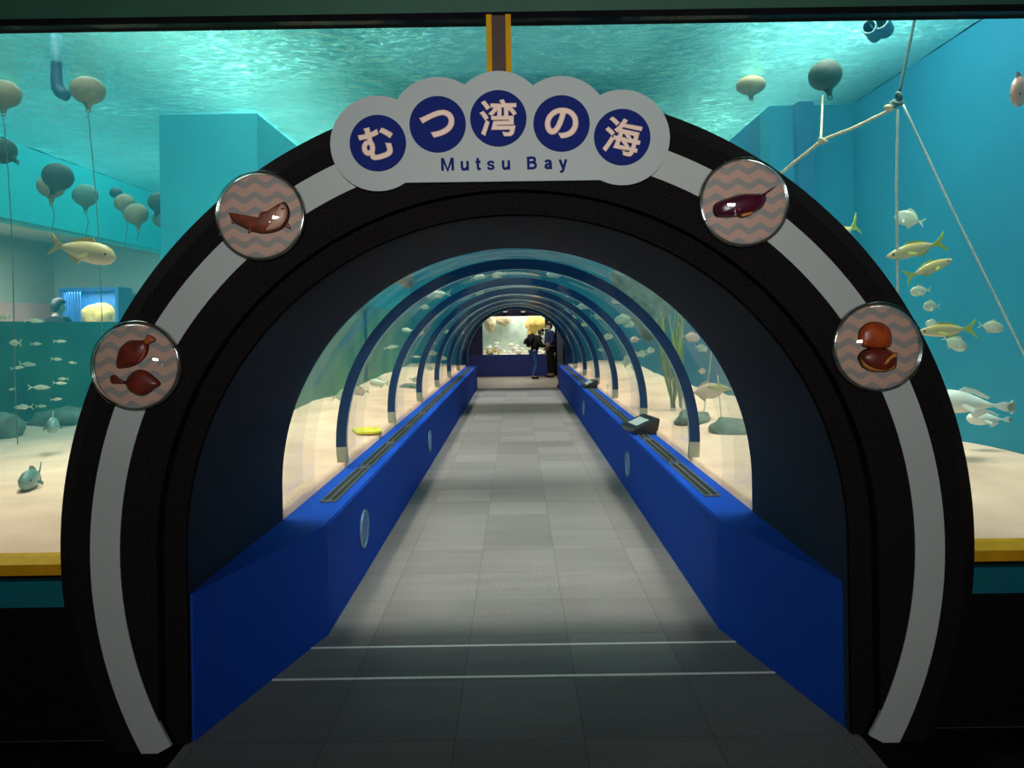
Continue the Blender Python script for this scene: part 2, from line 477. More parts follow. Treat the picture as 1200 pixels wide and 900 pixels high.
def surface_mat():
    m, nt, p, out = new_mat('water_surface')
    nt.nodes.remove(p)
    tc = N(nt, 'ShaderNodeTexCoord')
    mp = N(nt, 'ShaderNodeMapping'); mp.inputs['Scale'].default_value = (1.0, 1.6, 1)
    nt.links.new(tc.outputs['Object'], mp.inputs[0])
    wv = N(nt, 'ShaderNodeTexNoise', inp={'Scale': 5.5, 'Detail': 4.0, 'Distortion': 0.7})
    nt.links.new(mp.outputs[0], wv.inputs['Vector'])
    bp = N(nt, 'ShaderNodeBump', inp={'Strength': 0.55, 'Distance': 0.12})
    nt.links.new(wv.outputs['Fac'], bp.inputs['Height'])
    # translucent froth patches standing in for lamp glints through the waves
    pt = N(nt, 'ShaderNodeTexNoise', inp={'Scale': 0.55, 'Detail': 2.0})
    nt.links.new(tc.outputs['Object'], pt.inputs['Vector'])
    pr = N(nt, 'ShaderNodeMapRange', inp={1: 0.48, 2: 0.70})
    nt.links.new(pt.outputs['Fac'], pr.inputs[0])
    fr = N(nt, 'ShaderNodeTexNoise', inp={'Scale': 11.0, 'Detail': 5.0, 'Distortion': 1.2})
    nt.links.new(mp.outputs[0], fr.inputs['Vector'])
    fm = N(nt, 'ShaderNodeMapRange', inp={1: 0.50, 2: 0.80})
    nt.links.new(fr.outputs['Fac'], fm.inputs[0])
    fx = N(nt, 'ShaderNodeMath', operation='MULTIPLY')
    nt.links.new(fm.outputs[0], fx.inputs[0]); nt.links.new(pr.outputs[0], fx.inputs[1])
    tr = N(nt, 'ShaderNodeBsdfTransparent'); tr.inputs[0].default_value = (0.9, 1, 1, 1)
    gl = N(nt, 'ShaderNodeBsdfGlossy'); gl.inputs['Roughness'].default_value = 0.12; gl.inputs[0].default_value = (0.30, 1, 1, 1)
    tl = N(nt, 'ShaderNodeBsdfTranslucent'); tl.inputs[0].default_value = (0.24, 0.92, 0.95, 1)
    nt.links.new(bp.outputs['Normal'], gl.inputs['Normal'])
    nt.links.new(bp.outputs['Normal'], tl.inputs['Normal'])
    m1 = N(nt, 'ShaderNodeMixShader'); m1.inputs[0].default_value = 0.52
    nt.links.new(tr.outputs[0], m1.inputs[1]); nt.links.new(gl.outputs[0], m1.inputs[2])
    ba = N(nt, 'ShaderNodeMath', operation='MULTIPLY_ADD'); ba.inputs[1].default_value = 0.36; ba.inputs[2].default_value = 0.075
    nt.links.new(fx.outputs[0], ba.inputs[0])
    m2 = N(nt, 'ShaderNodeMixShader')
    nt.links.new(ba.outputs[0], m2.inputs[0])
    nt.links.new(m1.outputs[0], m2.inputs[1]); nt.links.new(tl.outputs[0], m2.inputs[2])
    nt.links.new(m2.outputs[0], out.inputs['Surface'])
    return m


def wavy_mat():
    """pink disc face printed with grey wavy lines."""
    m, nt, p, out = new_mat('badge_face_pink_waves')
    tc = N(nt, 'ShaderNodeTexCoord')
    sp = N(nt, 'ShaderNodeSeparateXYZ'); nt.links.new(tc.outputs['Object'], sp.inputs[0])
    sx = N(nt, 'ShaderNodeMath', operation='MULTIPLY'); sx.inputs[1].default_value = 2 * pi / 0.083
    nt.links.new(sp.outputs['X'], sx.inputs[0])
    sn = N(nt, 'ShaderNodeMath', operation='SINE'); nt.links.new(sx.outputs[0], sn.inputs[0])
    am = N(nt, 'ShaderNodeMath', operation='MULTIPLY_ADD'); am.inputs[1].default_value = 0.010
    nt.links.new(sn.outputs[0], am.inputs[0]); nt.links.new(sp.outputs['Y'], am.inputs[2])
    fq = N(nt, 'ShaderNodeMath', operation='MULTIPLY'); fq.inputs[1].default_value = 2 * pi / 0.056
    nt.links.new(am.outputs[0], fq.inputs[0])
    s2 = N(nt, 'ShaderNodeMath', operation='SINE'); nt.links.new(fq.outputs[0], s2.inputs[0])
    th = N(nt, 'ShaderNodeMapRange', inp={1: 0.12, 2: 0.22}); nt.links.new(s2.outputs[0], th.inputs[0])
    mx = N(nt, 'ShaderNodeMix', data_type='RGBA')
    mx.inputs[6].default_value = c4((0.60, 0.37, 0.29)); mx.inputs[7].default_value = c4((0.33, 0.30, 0.285))
    nt.links.new(th.outputs[0], mx.inputs[0]); nt.links.new(mx.outputs[2], p.inputs['Base Color'])
    p.inputs['Roughness'].default_value = 0.5
    return m


M['carpet'] = carpet_mat()
M['sand'] = sand_mat()
M['water'] = water_mat()
M['surface'] = surface_mat()
M['wavy'] = wavy_mat()

# ------------------------------------------------------------------ main measures
AZ = 0.746           # height of the tunnel axis
RT = 1.262           # inner radius of the tunnel
RO = 1.335           # outer radius of the acrylic
Y0, Y1 = 4.13, 19.15  # glazed stretch of the tunnel
YF = 2.90            # front face of the entrance arch
ZS = 3.80            # water surface
CT = 0.573           # top of the curbs
RIBS = [5.65, 7.90, 10.15, 12.40, 14.65, 16.90]


def circ_x(R, z): return sqrt(max(0, R * R - (z - AZ) ** 2))


def arc_pts(R, a0, a1, n):
    return [(R * cos(a0 + (a1 - a0) * i / n), AZ + R * sin(a0 + (a1 - a0) * i / n)) for i in range(n + 1)]


def a_at(R, z): return math.asin((z - AZ) / R)


# ------------------------------------------------------------------ the setting
bm = bmesh.new(); box(bm, -4.5, 4.5, -4.0, 19.3, -0.1, 0.0)
struct('floor', bm, M['carpet'], 'grey carpet tile floor running through the tunnel')
bm = bmesh.new(); box(bm, -4.5, -1.30, -4.0, 2.99, -0.05, 0.0015); box(bm, 1.30, 4.5, -4.0, 2.99, -0.05, 0.0015)
struct('floor_hall_edges', bm, M['wall_black'], 'black floor either side of the carpet in front of the arch')
bm = bmesh.new(); box(bm, -5.0, 5.0, 19.3, 26.0, -0.1, 0.0)
struct('floor_far_hall', bm, M['hall_floor'], 'pale floor of the hall beyond the tunnel')

# front wall: black dado, teal band, yellow gasket, header
for s, nm in ((-1, 'left'), (1, 'right')):
    xa, xb = sorted((s * 1.45, s * 6.6))
    bm = bmesh.new(); box(bm, xa, xb, 3.00, 3.16, 0.0, 0.525)
    struct('wall_dado_' + nm, bm, M['wall_black'], 'black low wall under the %s aquarium window' % nm)
    bm = bmesh.new(); box(bm, xa, xb, 2.985, 3.16, 0.527, 0.628)
    struct('trim_teal_' + nm, bm, M['teal_trim'], 'teal band below the %s aquarium window' % nm)
    bm = bmesh.new(); box(bm, xa, xb, 2.995, 3.16, 0.648, 0.690)
    struct('trim_yellow_' + nm, bm, M['yellow'], 'yellow gasket along the bottom of the %s window' % nm)
    bm = bmesh.new(); box(bm, xa, xb, 3.02, 3.16, 0.628, 0.648)
    struct('trim_gap_' + nm, bm, M['wall_black'])
ZW = 2.832
bm = bmesh.new(); box(bm, -6.6, 6.6, 3.095, 3.16, ZW + 0.022, 7.0)
struct('wall_header', bm, M['header'], 'dark green wall above the aquarium windows')
bm = bmesh.new(); box(bm, -6.6, 6.6, 3.085, 3.163, ZW - 0.004, ZW + 0.024)
struct('trim_header', bm, M['wall_black'], 'black strip along the top of the windows')
# mullion above the arch
mu = empty('mullion', (-0.053, 3.08, AZ + 1.70))
tag(mu, 'brown mullion with yellow gaskets between the two windows, above the sign', None, kind='structure')
zt = ZW - AZ - 1.70
bm = bmesh.new(); box(bm, -0.027, 0.027, -0.02, 0.07, 0, zt); obj('post', bm, M['brown'], mu)
for s in (-1, 1):
    xa, xb = sorted((s * 0.0275, s * 0.049))
    bm = bmesh.new(); box(bm, xa, xb, -0.03, 0.07, 0, zt); obj('gasket', bm, M['yellow'], mu)

# window panes either side, cut round the arch
for s, nm in ((-1, 'window_1'), (1, 'window_2')):
    R = 1.44
    a_lo = a_at(R, 0.69)
    pts = [(6.6, 0.69), (6.6, ZW - 0.005)] + [(0.01, ZW - 0.005)] + [(x, z) for x, z in arc_pts(R, pi / 2 - 0.01, a_lo, 24)]
    pts = [((s * x - 0.053 if x < 0.02 else s * x), z) for x, z in pts]
    bm = bmesh.new(); prism(bm, pts, 3.08, 3.12)
    struct(nm, bm, M['pane'], '%s aquarium window beside the entrance arch' % ('left' if s < 0 else 'right'))

# tank walls
def wall(nm, x0, x1, y0, y1, z0, z1, m, label=None):
    bm = bmesh.new(); box(bm, x0, x1, y0, y1, z0, z1); return struct(nm, bm, m, label)

XR, XL, YJ = 3.47, -5.8, 7.85
wall('wall_right', XR, XR + 0.3, 3.16, YJ, -0.2, 3.795, M['tank_right'], 'blue tank wall right of the tunnel')
wall('wall_right_return', 2.62, XR + 0.3, YJ, YJ + 0.3, -0.2, 3.795, M['tank_right'], 'blue return wall in the right tank')
wall('wall_right_inner', 2.62, 2.92, YJ + 0.3, 19.3, -0.2, 3.795, M['tank_deep'], 'deep blue tank wall along the tunnel on the right')
# pilaster in a deeper blue than the return wall
wall('wall_right_pilaster', 2.86, 3.02, YJ - 0.14, YJ, -0.2, 3.795, M['tank_deep'], 'blue pilaster on the return wall')
# left: side wall with a viewing window in it
wall('wall_left_lower', XL - 0.3, XL, 3.16, 13.2, -0.2, 1.72, M['tank_green'], 'dark green lower wall of the left tank')
wall('wall_left_upper', XL - 0.3, XL, 3.16, 13.2, 2.90, 3.795, M['tank_left'], 'bright cyan upper wall of the left tank')
wall('wall_left_end', XL - 0.3, -2.62, 13.2, 13.5, -0.2, 3.795, M['tank_left'], 'cyan end wall of the left tank')
bm = bmesh.new(); box(bm, -3.62, -2.62, YJ, 13.2, 1.95, 3.795); box(bm, -3.62, -2.62, 13.2, 19.3, 1.95, 3.795)
struct('wall_left_block_upper', bm, M['tank_block'], 'blue upper wall left of the tunnel')
bm = bmesh.new(); box(bm, -3.62, -2.62, YJ, 13.2, -0.2, 1.95); box(bm, -3.62, -2.62, 13.2, 19.3, -0.2, 1.95)
struct('wall_left_block_lower', bm, M['block_green'], 'green lower wall left of the tunnel')
bm = bmesh.new(); box(bm, XL - 0.10, XL - 0.04, 3.16, 13.2, 1.72, 2.90)
struct('window_3', bm, M['pane'], 'viewing window in the left tank wall with a hall behind it')

# end wall of the tank with the tunnel mouth
def wall_with_arch(bm, y0, y1, R, x0, x1, z0, z1, n=64):
    a_lo = a_at(R, z0 if z0 > AZ - R else AZ - R + 0.01)
    inner = arc_pts(R, a_lo, pi - a_lo, n)
    pts = inner + [(x0, z0), (x0, z1), (x1, z1), (x1, z0)]
    prism(bm, pts, y0, y1)

bm = bmesh.new(); wall_with_arch(bm, 19.17, 19.35, RT, -5.0, 5.0, 0.0, 3.795)
struct('wall_back', bm, M['tank_deep'], 'blue end wall of the tank round the far tunnel mouth')
bm = bmesh.new(); wall_with_arch(bm, 19.352, 19.40, RT, -5.0, 5.0, 0.0, 3.0)
struct('wall_far_hall_front', bm, M['hall_dark'])

# sand bed
def sand_h(x, y):
    h = 0.665 + 0.05 * mnoise.noise(Vector((x * 0.9, y * 0.7, 2.0))) + 0.016 * mnoise.noise(Vector((x * 3.1, y * 3.3, 7.0)))
    h -= 0.030 * max(0.0, abs(x) - 2.0) * min(1.0, max(0.0, (y - 4.0) / 2.0)) * (1.4 if x < 0 else 0.5)
    t = min(1.0, max(0.0, (abs(x) - 1.30) / 0.7)) if y > 4.1 else 1.0
    t = t * t * (3 - 2 * t)
    return 0.606 * (1 - t) + h * t

for s, nm in ((-1, 'sand_left'), (1, 'sand_right')):
    bm = bmesh.new()
    ys = [3.14 + 16.0 * j / 150 for j in range(151)]
    def sx(i, y):
        a = 1.415 if y < 4.15 else 1.268
        return s * (a + ((5.79 if s < 0 else 3.46) - a) * i / 60)
    g = [[bm.verts.new((sx(i, y), y, sand_h(sx(i, y), y))) for y in ys] for i in range(61)]
    for i in range(60):
        for j in range(150):
            bm.faces.new((g[i][j], g[i + 1][j], g[i + 1][j + 1], g[i][j + 1]))
    sk = [bm.verts.new((sx(0, y), y, 0.30)) for y in ys]
    for j in range(150): bm.faces.new((sk[j], g[0][j], g[0][j + 1], sk[j + 1]))
    o = obj('sand_bed', bm, M['sand'], smooth=True)
    tag(o, 'pale sand on the tank bottom %s of the tunnel' % ('left' if s < 0 else 'right'), kind='structure')

# water body (one volume, notched round the tunnel) and its rippled surface
bm = bmesh.new()
a_lo = a_at(RO + 0.012, 0.35)
pts = arc_pts(RO + 0.012, a_lo, pi - a_lo, 48) + [(-2.615, 0.35), (-2.615, ZS), (2.615, ZS), (2.615, 0.35)]
prism(bm, pts, 3.165, 19.165)
box(bm, -5.795, -2.6155, 3.165, YJ - 0.005, 0.35, ZS); box(bm, -5.795, -3.625, YJ - 0.0045, 13.195, 0.35, ZS); box(bm, 2.6155, XR - 0.005, 3.165, YJ - 0.005, 0.35, ZS)
o = obj('water', bm, M['water']); tag(o, 'clear blue green sea water filling the tank', kind='stuff')
bm = bmesh.new()
nx, ny = 90, 150
g = [[bm.verts.new((-5.8 + 9.27 * i / nx, 3.16 + 16.0 * j / ny,
      ZS + 0.004 + 0.018 * mnoise.noise(Vector((i * 0.22, j * 0.30, 0))) + 0.010 * mnoise.noise(Vector((i * 0.7, j * 0.9, 5))))) for j in range(ny + 1)] for i in range(nx + 1)]
for i in range(nx):
    for j in range(ny):
        bm.faces.new((g[i][j], g[i][j + 1], g[i + 1][j + 1], g[i + 1][j]))
o = obj('water_surface', bm, M['surface'], smooth=True); tag(o, 'rippled water surface seen from below', kind='stuff')

# tunnel glazing: one acrylic arch between each pair of ribs
edges = [Y0] + RIBS + [Y1]
for k in range(7):
    ya, yb = edges[k] + (0.03 if k else 0.0), edges[k + 1] - 0.03
    a0 = a_at(RT, 0.56)
    bm = bmesh.new()
    ym = ya + 0.62
    ring_y(bm, [(RT, ya), (RT, ym), (RT, yb), (RO, yb), (RO, ym), (RO, ya)], a0, pi - a0, 150, AZ)
    for f in bm.faces:
        if len(f.verts) == 4 and f.calc_center_median().y < ym - 0.02: f.material_index = 1
    struct('window_%d' % (k + 4), bm, [M['acrylic'], M['acrylic_mirror_slice']], 'clear acrylic arch of the tunnel, number %d from the entrance' % (k + 1), smooth=False)
for k, y in enumerate(RIBS):
    a0 = a_at(RT, 0.72)
    a1 = a_at(RT, 0.60)
    bm = bmesh.new()
    pr = [(RT - 0.004, y - 0.022), (RT - 0.004, y + 0.022), (RO - 0.001, y + 0.022), (RO - 0.001, y - 0.022)]
    ring_y(bm, pr, a0, pi - a0, 96, AZ)
    nf = len(bm.faces)
    ring_y(bm, pr, a1, a0 - 0.001, 6, AZ); ring_y(bm, pr, pi - a0 + 0.001, pi - a1, 6, AZ)
    bm.faces.ensure_lookup_table()
    for f in bm.faces[nf:]: f.material_index = 1
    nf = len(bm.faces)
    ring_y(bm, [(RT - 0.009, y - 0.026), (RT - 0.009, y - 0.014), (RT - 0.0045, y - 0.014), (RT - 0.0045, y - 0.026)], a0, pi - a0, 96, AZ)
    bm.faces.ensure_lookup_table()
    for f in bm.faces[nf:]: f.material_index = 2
    struct('trim_rib_%d' % (k + 1), bm, [M['rib'], M['rib_reflection'], M['rib_highlight']], 'dark blue arched joint of the tunnel glazing, number %d from the entrance' % (k + 1))
# end ring of the tunnel
bm = bmesh.new(); a0 = a_at(RT, 0.0)
ring_y(bm, [(RT - 0.03, 19.12), (RT - 0.03, 19.42), (RT + 0.10, 19.42), (RT + 0.10, 19.12)], a0, pi - a0, 96, AZ)
struct('trim_tunnel_end', bm, M['rib'], 'dark blue ring round the far tunnel mouth')

# ------------------------------------------------------------------ the entrance arch
arch = empty('entrance_arch', (-0.008, YF, 0))
tag(arch, 'black arch surround of the tunnel entrance with a grey stripe', kind='structure')
def stilted(R, zb, n=96):
    """half circle on straight legs: list of (x, z) from the right foot over the top to the left foot."""
    return [(R, zb)] + arc_pts(R, 0.0, pi, n) + [(-R, zb)]

def sweep(bm, prof, path_of, close=True):
    """closed profile of (R, y) carried along the stilted path."""
    rows = []
    paths = [path_of(R) for R, y in prof]
    for i in range(len(paths[0])):
        rows.append([bm.verts.new((paths[j][i][0], prof[j][1], paths[j][i][1])) for j in range(len(prof))])
    m = len(prof)
    for a, b in zip(rows, rows[1:]):
        for j in range(m):
            bm.faces.new((a[j], a[(j + 1) % m], b[(j + 1) % m], b[j]))
    bm.faces.new(rows[0]); bm.faces.new(rows[-1][::-1])

aF = a_at(1.690, 0.002)
bm = bmesh.new()
prism(bm, arc_pts(1.690, aF, pi - aF, 128) + stilted(1.363, 0.002)[::-1], 0.0, 0.17)
obj('face_ring', bm, M['arch_black'], arch)
bm = bmesh.new()
ring_y(bm, [(1.6902, 0.002), (1.756, 0.05), (1.756, 0.17), (1.6902, 0.17)], aF, pi - aF, 128, AZ)
obj('edge_bevel', bm, M['arch_black'], arch)
bm = bmesh.new()
sweep(bm, [(1.278, 0.06), (1.3625, 0.06), (1.3625, 0.17), (1.278, 0.17)], lambda R: stilted(R, 0.002))
obj('inner_step', bm, M['arch_step'], arch)
bm = bmesh.new()
sweep(bm, [(1.272, 0.065), (1.272, 0.17), (1.2725, 0.172), (1.41, 0.172), (1.41, Y0 - YF), (1.262, Y0 - YF)], lambda R: stilted(R, 0.002))
obj('lining', bm, M['lining'], arch)
bm = bmesh.new()
aS0 = a_at(1.55, 0.005)
ring_y(bm, [(1.500, -0.004), (1.612, -0.004), (1.612, 0.01), (1.500, 0.01)], aS0, pi - aS0, 128, AZ)
obj('stripe', bm, M['stripe'], arch)
o = arch.children[-1]; o['label'] = 'grey stripe following the arch'

# ------------------------------------------------------------------ curbs
def curb(s, nm):
    xi = 1.0 if s < 0 else 1.03
    # plan outline (x, y): straight stretch and the splayed return at the entrance
    plan = [(xi, 19.25), (xi, 4.0), (1.2712, 2.98), (1.30, 2.98), (1.262, 4.05), (1.262, 19.25)]
    bm = bmesh.new()
    n = len(plan)
    bot = [bm.verts.new((s * x, y, 0.0)) for x, y in plan]
    top = [bm.verts.new((s * x, y, CT)) for x, y in plan]
    bm.faces.new(bot); bm.faces.new(top[::-1])
    for i in range(n):
        f = bm.faces.new((bot[i], bot[(i + 1) % n], top[(i + 1) % n], top[i]))
        if i == 1: f.material_index = 0
    bmesh.ops.bevel(bm, geom=[e for e in bm.edges if all(v.co.z > CT - 0.01 for v in e.verts) and all(abs(v.co.x) < 1.24 for v in e.verts)], offset=0.008, segments=2, affect='EDGES')
    struct('wall_curb_' + nm, bm, M['curb'], 'blue carpeted curb along the %s side of the tunnel floor' % nm)

curb(-1, 'left'); curb(1, 'right')

ORD = ['first', 'second', 'third', 'fourth', 'fifth', 'sixth', 'seventh', 'eighth', 'ninth', 'tenth', 'eleventh', 'twelfth', 'thirteenth', 'fourteenth', 'fifteenth']


def copy_tree(o, parent=None):
    c = o.copy(); col.objects.link(c)
    if parent: c.parent = parent
    for ch in list(o.children): copy_tree(ch, c)
    return c


def make_vent():
    r = empty('vent_grille')
    bm = bmesh.new()
    L, W = 0.535, 0.047
    box(bm, -W, W, -L, -L + 0.018, -0.003, 0.006); box(bm, -W, W, L - 0.018, L, -0.003, 0.006)
    for x0, x1 in ((-W, -W + 0.006), (-0.004, 0.004), (W - 0.006, W)):
        box(bm, x0, x1, -L, L, -0.003, 0.006)
    obj('frame', bm, M['grille'], r)
    for s in (-1, 1):
        bm = bmesh.new(); box(bm, s * 0.0225 - 0.0183, s * 0.0225 + 0.0183, -L + 0.018, L - 0.018, -0.002, 0.0015)
        obj('slot', bm, M['slot_black'], r)
    return r

vent0 = make_vent()
first = True
for s in (-1, 1):
    for k in range(12):
        v = vent0 if first else copy_tree(vent0)
        first = False
        v.location = (s * (1.118 if s < 0 else 1.135), 5.03 + 1.135 * k, CT + 0.003)
        tag(v, '%s black twin slot grille from the entrance, on top of the %s blue curb' % (ORD[k], 'left' if s < 0 else 'right'), 'vent', 'slot grilles along the curb tops')


def make_disc():
    r = empty('wall_disc')
    Mx = Matrix.Rotation(pi / 2, 4, 'Y')
    bm = bmesh.new(); revolve(bm, [(0, 0), (0.117, 0), (0.117, 0.006), (0.100, 0.007), (0, 0.007)], 40, Mx); obj('back_plate', bm, M['disc_blue'], r, smooth=False)
    bm = bmesh.new(); torus(bm, 0.112, 0.009, 48, 8, Matrix.Translation((0.008, 0, 0)) @ Mx); obj('rim', bm, M['disc_rim'], r, smooth=True)
    bm = bmesh.new(); revolve(bm, [(0.104, 0.008), (0.08, 0.019), (0.04, 0.026), (0, 0.028)], 40, Mx); obj('lens', bm, M['lens'], r, smooth=True)
    return r

M['disc_blue'] = paint('disc_blue', (0.02, 0.14, 0.42), 0.3, 0.1, 20)
M['disc_rim'] = paint('disc_rim', (0.25, 0.42, 0.55), 0.25, 0.1, 20, metal=0.5)
d0 = make_disc()
spots = [(-1, 4.92, 0.305, 'round clear lens on the left curb face, near the entrance'),
         (-1, 8.65, 0.300, 'round clear lens on the left curb face, further down the tunnel'),
         (1, 7.19, 0.275, 'round clear lens on the right curb face below the nearer reader box'),
         (1, 11.9, 0.285, 'round clear lens on the right curb face below the farther reader box')]
for k, (s, y, z, lb) in enumerate(spots):
    d = d0 if k == 0 else copy_tree(d0)
    d.location = ((-1.0 if s < 0 else 1.03), y, z)
    d.rotation_euler = (0, 0, 0 if s < 0 else pi)
    tag(d, lb, 'disc', 'round lenses on the curb faces')

# slanted reader boxes on the right curb
def reader(x, y, rz, sc, label):
    r = empty('reader_box', (x, y, CT + 0.001), (0, 0, rz)); r.scale = (sc,) * 3
    prof = [(-0.11, 0.0), (0.085, 0.0), (0.115, 0.135), (0.095, 0.15), (-0.135, 0.055)]
    bm = bmesh.new(); prism(bm, prof, -0.20, 0.20)
    bmesh.ops.bevel(bm, geom=bm.edges[:], offset=0.004, segments=1, affect='EDGES')
    obj('body', bm, M['black_plastic'], r)
    ang = atan2(0.095, 0.23)
    bm = bmesh.new(); box(bm, -0.075, 0.055, -0.13, 0.13, 0, 0.003)
    o = obj('panel', bm, M['label_white'], r, loc=(-0.018, 0, 0.1045), rot=(0, -ang, 0))
    o['label'] = 'pale printed panel on the sloping top'
    tag(r, label, 'reader box', 'sloping reader boxes on the right curb')
    return r

reader(1.155, 7.20, radians(10), 1.0, 'black sloping reader box on the right curb, nearer the entrance')
reader(1.155, 12.2, radians(8), 0.86, 'black sloping reader box on the right curb, farther down the tunnel')

# threshold strips across the carpet
for y, lb in ((3.83, 'thin metal strip across the carpet, the one closer to the tunnel'), (3.49, 'thin metal strip across the carpet, the one closer to the visitor')):
    w = 1.035 + (4.0 - y) * 0.23
    bm = bmesh.new(); box(bm, -w + 0.02, w + 0.01, y - 0.007, y + 0.007, 0.0, 0.003)
    tag(obj('threshold_strip', bm, M['metal']), lb, 'strip', 'metal strips across the carpet')

# ------------------------------------------------------------------ the sign
YS = 2.865
PPM = F / YS
def spt(px, py):
    v = at(px, py, YS); return (v.x, v.z)

sign = empty('entrance_sign', (spt(588, 150)[0], YS, spt(588, 150)[1]))
tag(sign, 'cloud shaped grey sign over the arch with five navy discs and Mutsu Bay', 'sign')
SC = [(443, 168), (513, 146), (584, 139), (658, 145), (729, 161)]
RL = 56.0
def cloud_outline():
    tops, bots = [], []
    x0, x1 = SC[0][0] - RL, SC[-1][0] + RL
    n = 260
    for i in range(n + 1):
        x = (x0 + x1) / 2 - (x1 - x0) / 2 * cos(pi * i / n)
        t = min([cy_ - sqrt(max(0, RL * RL - (x - cx) ** 2)) for cx, cy_ in SC if abs(x - cx) <= RL + 1e-6])
        bl = []
        for cx, cy_ in (SC[0], SC[-1]):
            if abs(x - cx) <= RL + 1e-6: bl.append(cy_ + sqrt(max(0, RL * RL - (x - cx) ** 2)))
        if SC[0][0] <= x <= SC[-1][0]: bl.append(214 - (x - 475) / 225 * 3.0)
        tops.append((x, t)); bots.append((x, max(bl)))
    return tops + bots[1:-1][::-1]
L0 = sign.location
pts = [(spt(x, y)[0] - L0.x, spt(x, y)[1] - L0.z) for x, y in cloud_outline()]
bm = bmesh.new(); prism(bm, pts, 0.0, 0.034)
obj('board', bm, M['sign_grey'], sign)


def text_part(name, s, size, m, parent, loc, rotz, bold=0.0, depth=0.004, spacing=1.0):
    cu = bpy.data.curves.new(name, 'FONT')
    cu.body = s; cu.size = size; cu.align_x = 'CENTER'; cu.align_y = 'CENTER'
    cu.bevel_depth = bold; cu.bevel_resolution = 1; cu.extrude = depth; cu.space_character = spacing
    t = bpy.data.objects.new(name, cu); col.objects.link(t)
    bpy.context.view_layer.update()
    me = bpy.data.meshes.new_from_object(t.evaluated_get(bpy.context.evaluated_depsgraph_get()))
    bpy.data.objects.remove(t)
    xs = [v.co.x for v in me.vertices]; ys = [v.co.y for v in me.vertices]
    for v in me.vertices: v.co.z *= 0.4
    if xs:
        mx_, my_ = (min(xs) + max(xs)) / 2, (min(ys) + max(ys)) / 2
        for v in me.vertices: v.co.x -= mx_; v.co.y -= my_
    me.materials.clear(); me.materials.append(m)
    o = bpy.data.objects.new(name, me); col.objects.link(o)
    o.parent = parent; o.location = loc
    o.rotation_euler = (Matrix.Rotation(pi / 2, 4, 'X') @ Matrix.Rotation(rotz, 4, 'Z')).to_euler()
    return o

for (cx, cy_), ch, rz in zip(SC, 'むつ湾の海', (14, 7, 0, -6, -13)):
    x, z = spt(cx, cy_)
    bm = bmesh.new()
    revolve(bm, [(0, 0.0), (33 / PPM, 0.0), (33 / PPM, 0.006), (0, 0.006)], 48, Matrix.Rotation(pi / 2, 4, 'X'))
    d = obj('disc', bm, M['sign_navy'], sign, loc=(x - L0.x, 0.0, z - L0.z))
    c = text_part('character', ch, 44 / PPM, M['sign_pink'], d, (0, -0.010, 0), radians(rz), bold=0.0050 if ch in 'むつの' else 0.0036, depth=0.004)
    c['label'] = 'pale pink character on its navy disc'
GLYPH = {
 'M': [[(.075, 0), (.075, .73)], [(.10, .72), (.415, .03), (.73, .72)], [(.755, 0), (.755, .73)]],
 'u': [[(.07, .54), (.07, .19), (.11, .09), (.21, .055), (.33, .09), (.42, .18)], [(.45, .54), (.45, 0)]],
 't': [[(.15, .70), (.15, .17), (.19, .08), (.33, .06)], [(.01, .48), (.33, .48)]],
 's': [[(.44, .37), (.40, .45), (.27, .48), (.13, .45), (.085, .385), (.13, .315), (.26, .275), (.39, .235), (.44, .16), (.39, .085), (.26, .06), (.12, .085), (.07, .18)]],
 'B': [[(.075, 0), (.075, .73)], [(.08, .665), (.36, .665), (.48, .63), (.52, .54), (.48, .44), (.36, .40), (.08, .40)], [(.36, .39), (.52, .34), (.57, .23), (.52, .11), (.38, .065), (.08, .065)]],
 'a': [[(.08, .39), (.14, .46), (.27, .485), (.39, .45), (.425, .36), (.425, .08), (.46, .0)], [(.42, .30), (.28, .285), (.13, .24), (.085, .15), (.15, .07), (.27, .06), (.41, .15)]],
 'y': [[(.05, .54), (.265, .02)], [(.47, .54), (.245, -.09), (.16, -.155), (.05, -.145)]],
}
def stroke(bm, pts, w, z, ox, oy, em, rot):
    P = [Vector(p) for p in pts]
    Lf, Rt = [], []
    for i, p in enumerate(P):
        d0 = (p - P[i - 1]).normalized() if i else None
        d1 = (P[i + 1] - p).normalized() if i < len(P) - 1 else None
        d0 = d0 or d1; d1 = d1 or d0
        n0 = Vector((-d0.y, d0.x)); n1 = Vector((-d1.y, d1.x)); m_ = (n0 + n1)
        m_ = n0 if m_.length < 0.2 else m_.normalized()
        k = min(1.7, 1 / max(0.3, m_.dot(n0))) * w / 2
        Lf.append(p + m_ * k); Rt.append(p - m_ * k)
    f = lambda q, zz: bm.verts.new((ox + (q.x * cos(rot) - q.y * sin(rot)) * em, zz, oy + (q.x * sin(rot) + q.y * cos(rot)) * em))
    for i in range(len(P) - 1):
        q = [Lf[i], Rt[i], Rt[i + 1], Lf[i + 1]]
        a_ = [f(x, -z) for x in q]; b_ = [f(x, 0.0005) for x in q]
        bm.faces.new(a_); bm.faces.new(b_[::-1])
        for j in range(4): bm.faces.new((a_[j], b_[j], b_[(j + 1) % 4], a_[(j + 1) % 4]))
for ch, px in (('M', 517.4), ('u', 540.3), ('t', 557.6), ('s', 570.8), ('u', 588.6), ('B', 618), ('a', 638), ('y', 655.4)):
    bm = bmesh.new()
    x, z = spt(px, 200.4 - (px - 517) * 0.0165)
    for k_, pl_ in enumerate(GLYPH[ch]):
        stroke(bm, [(u * 0.86, v) for u, v in pl_], 0.125 if ch == 's' else 0.145, 0.0022 + 0.0001 * k_, x - L0.x, z - L0.z, 20.6 / PPM, radians(1.2))
    o = obj('letter', bm, M['sign_navy'], sign)
    o['label'] = 'navy Latin letter'

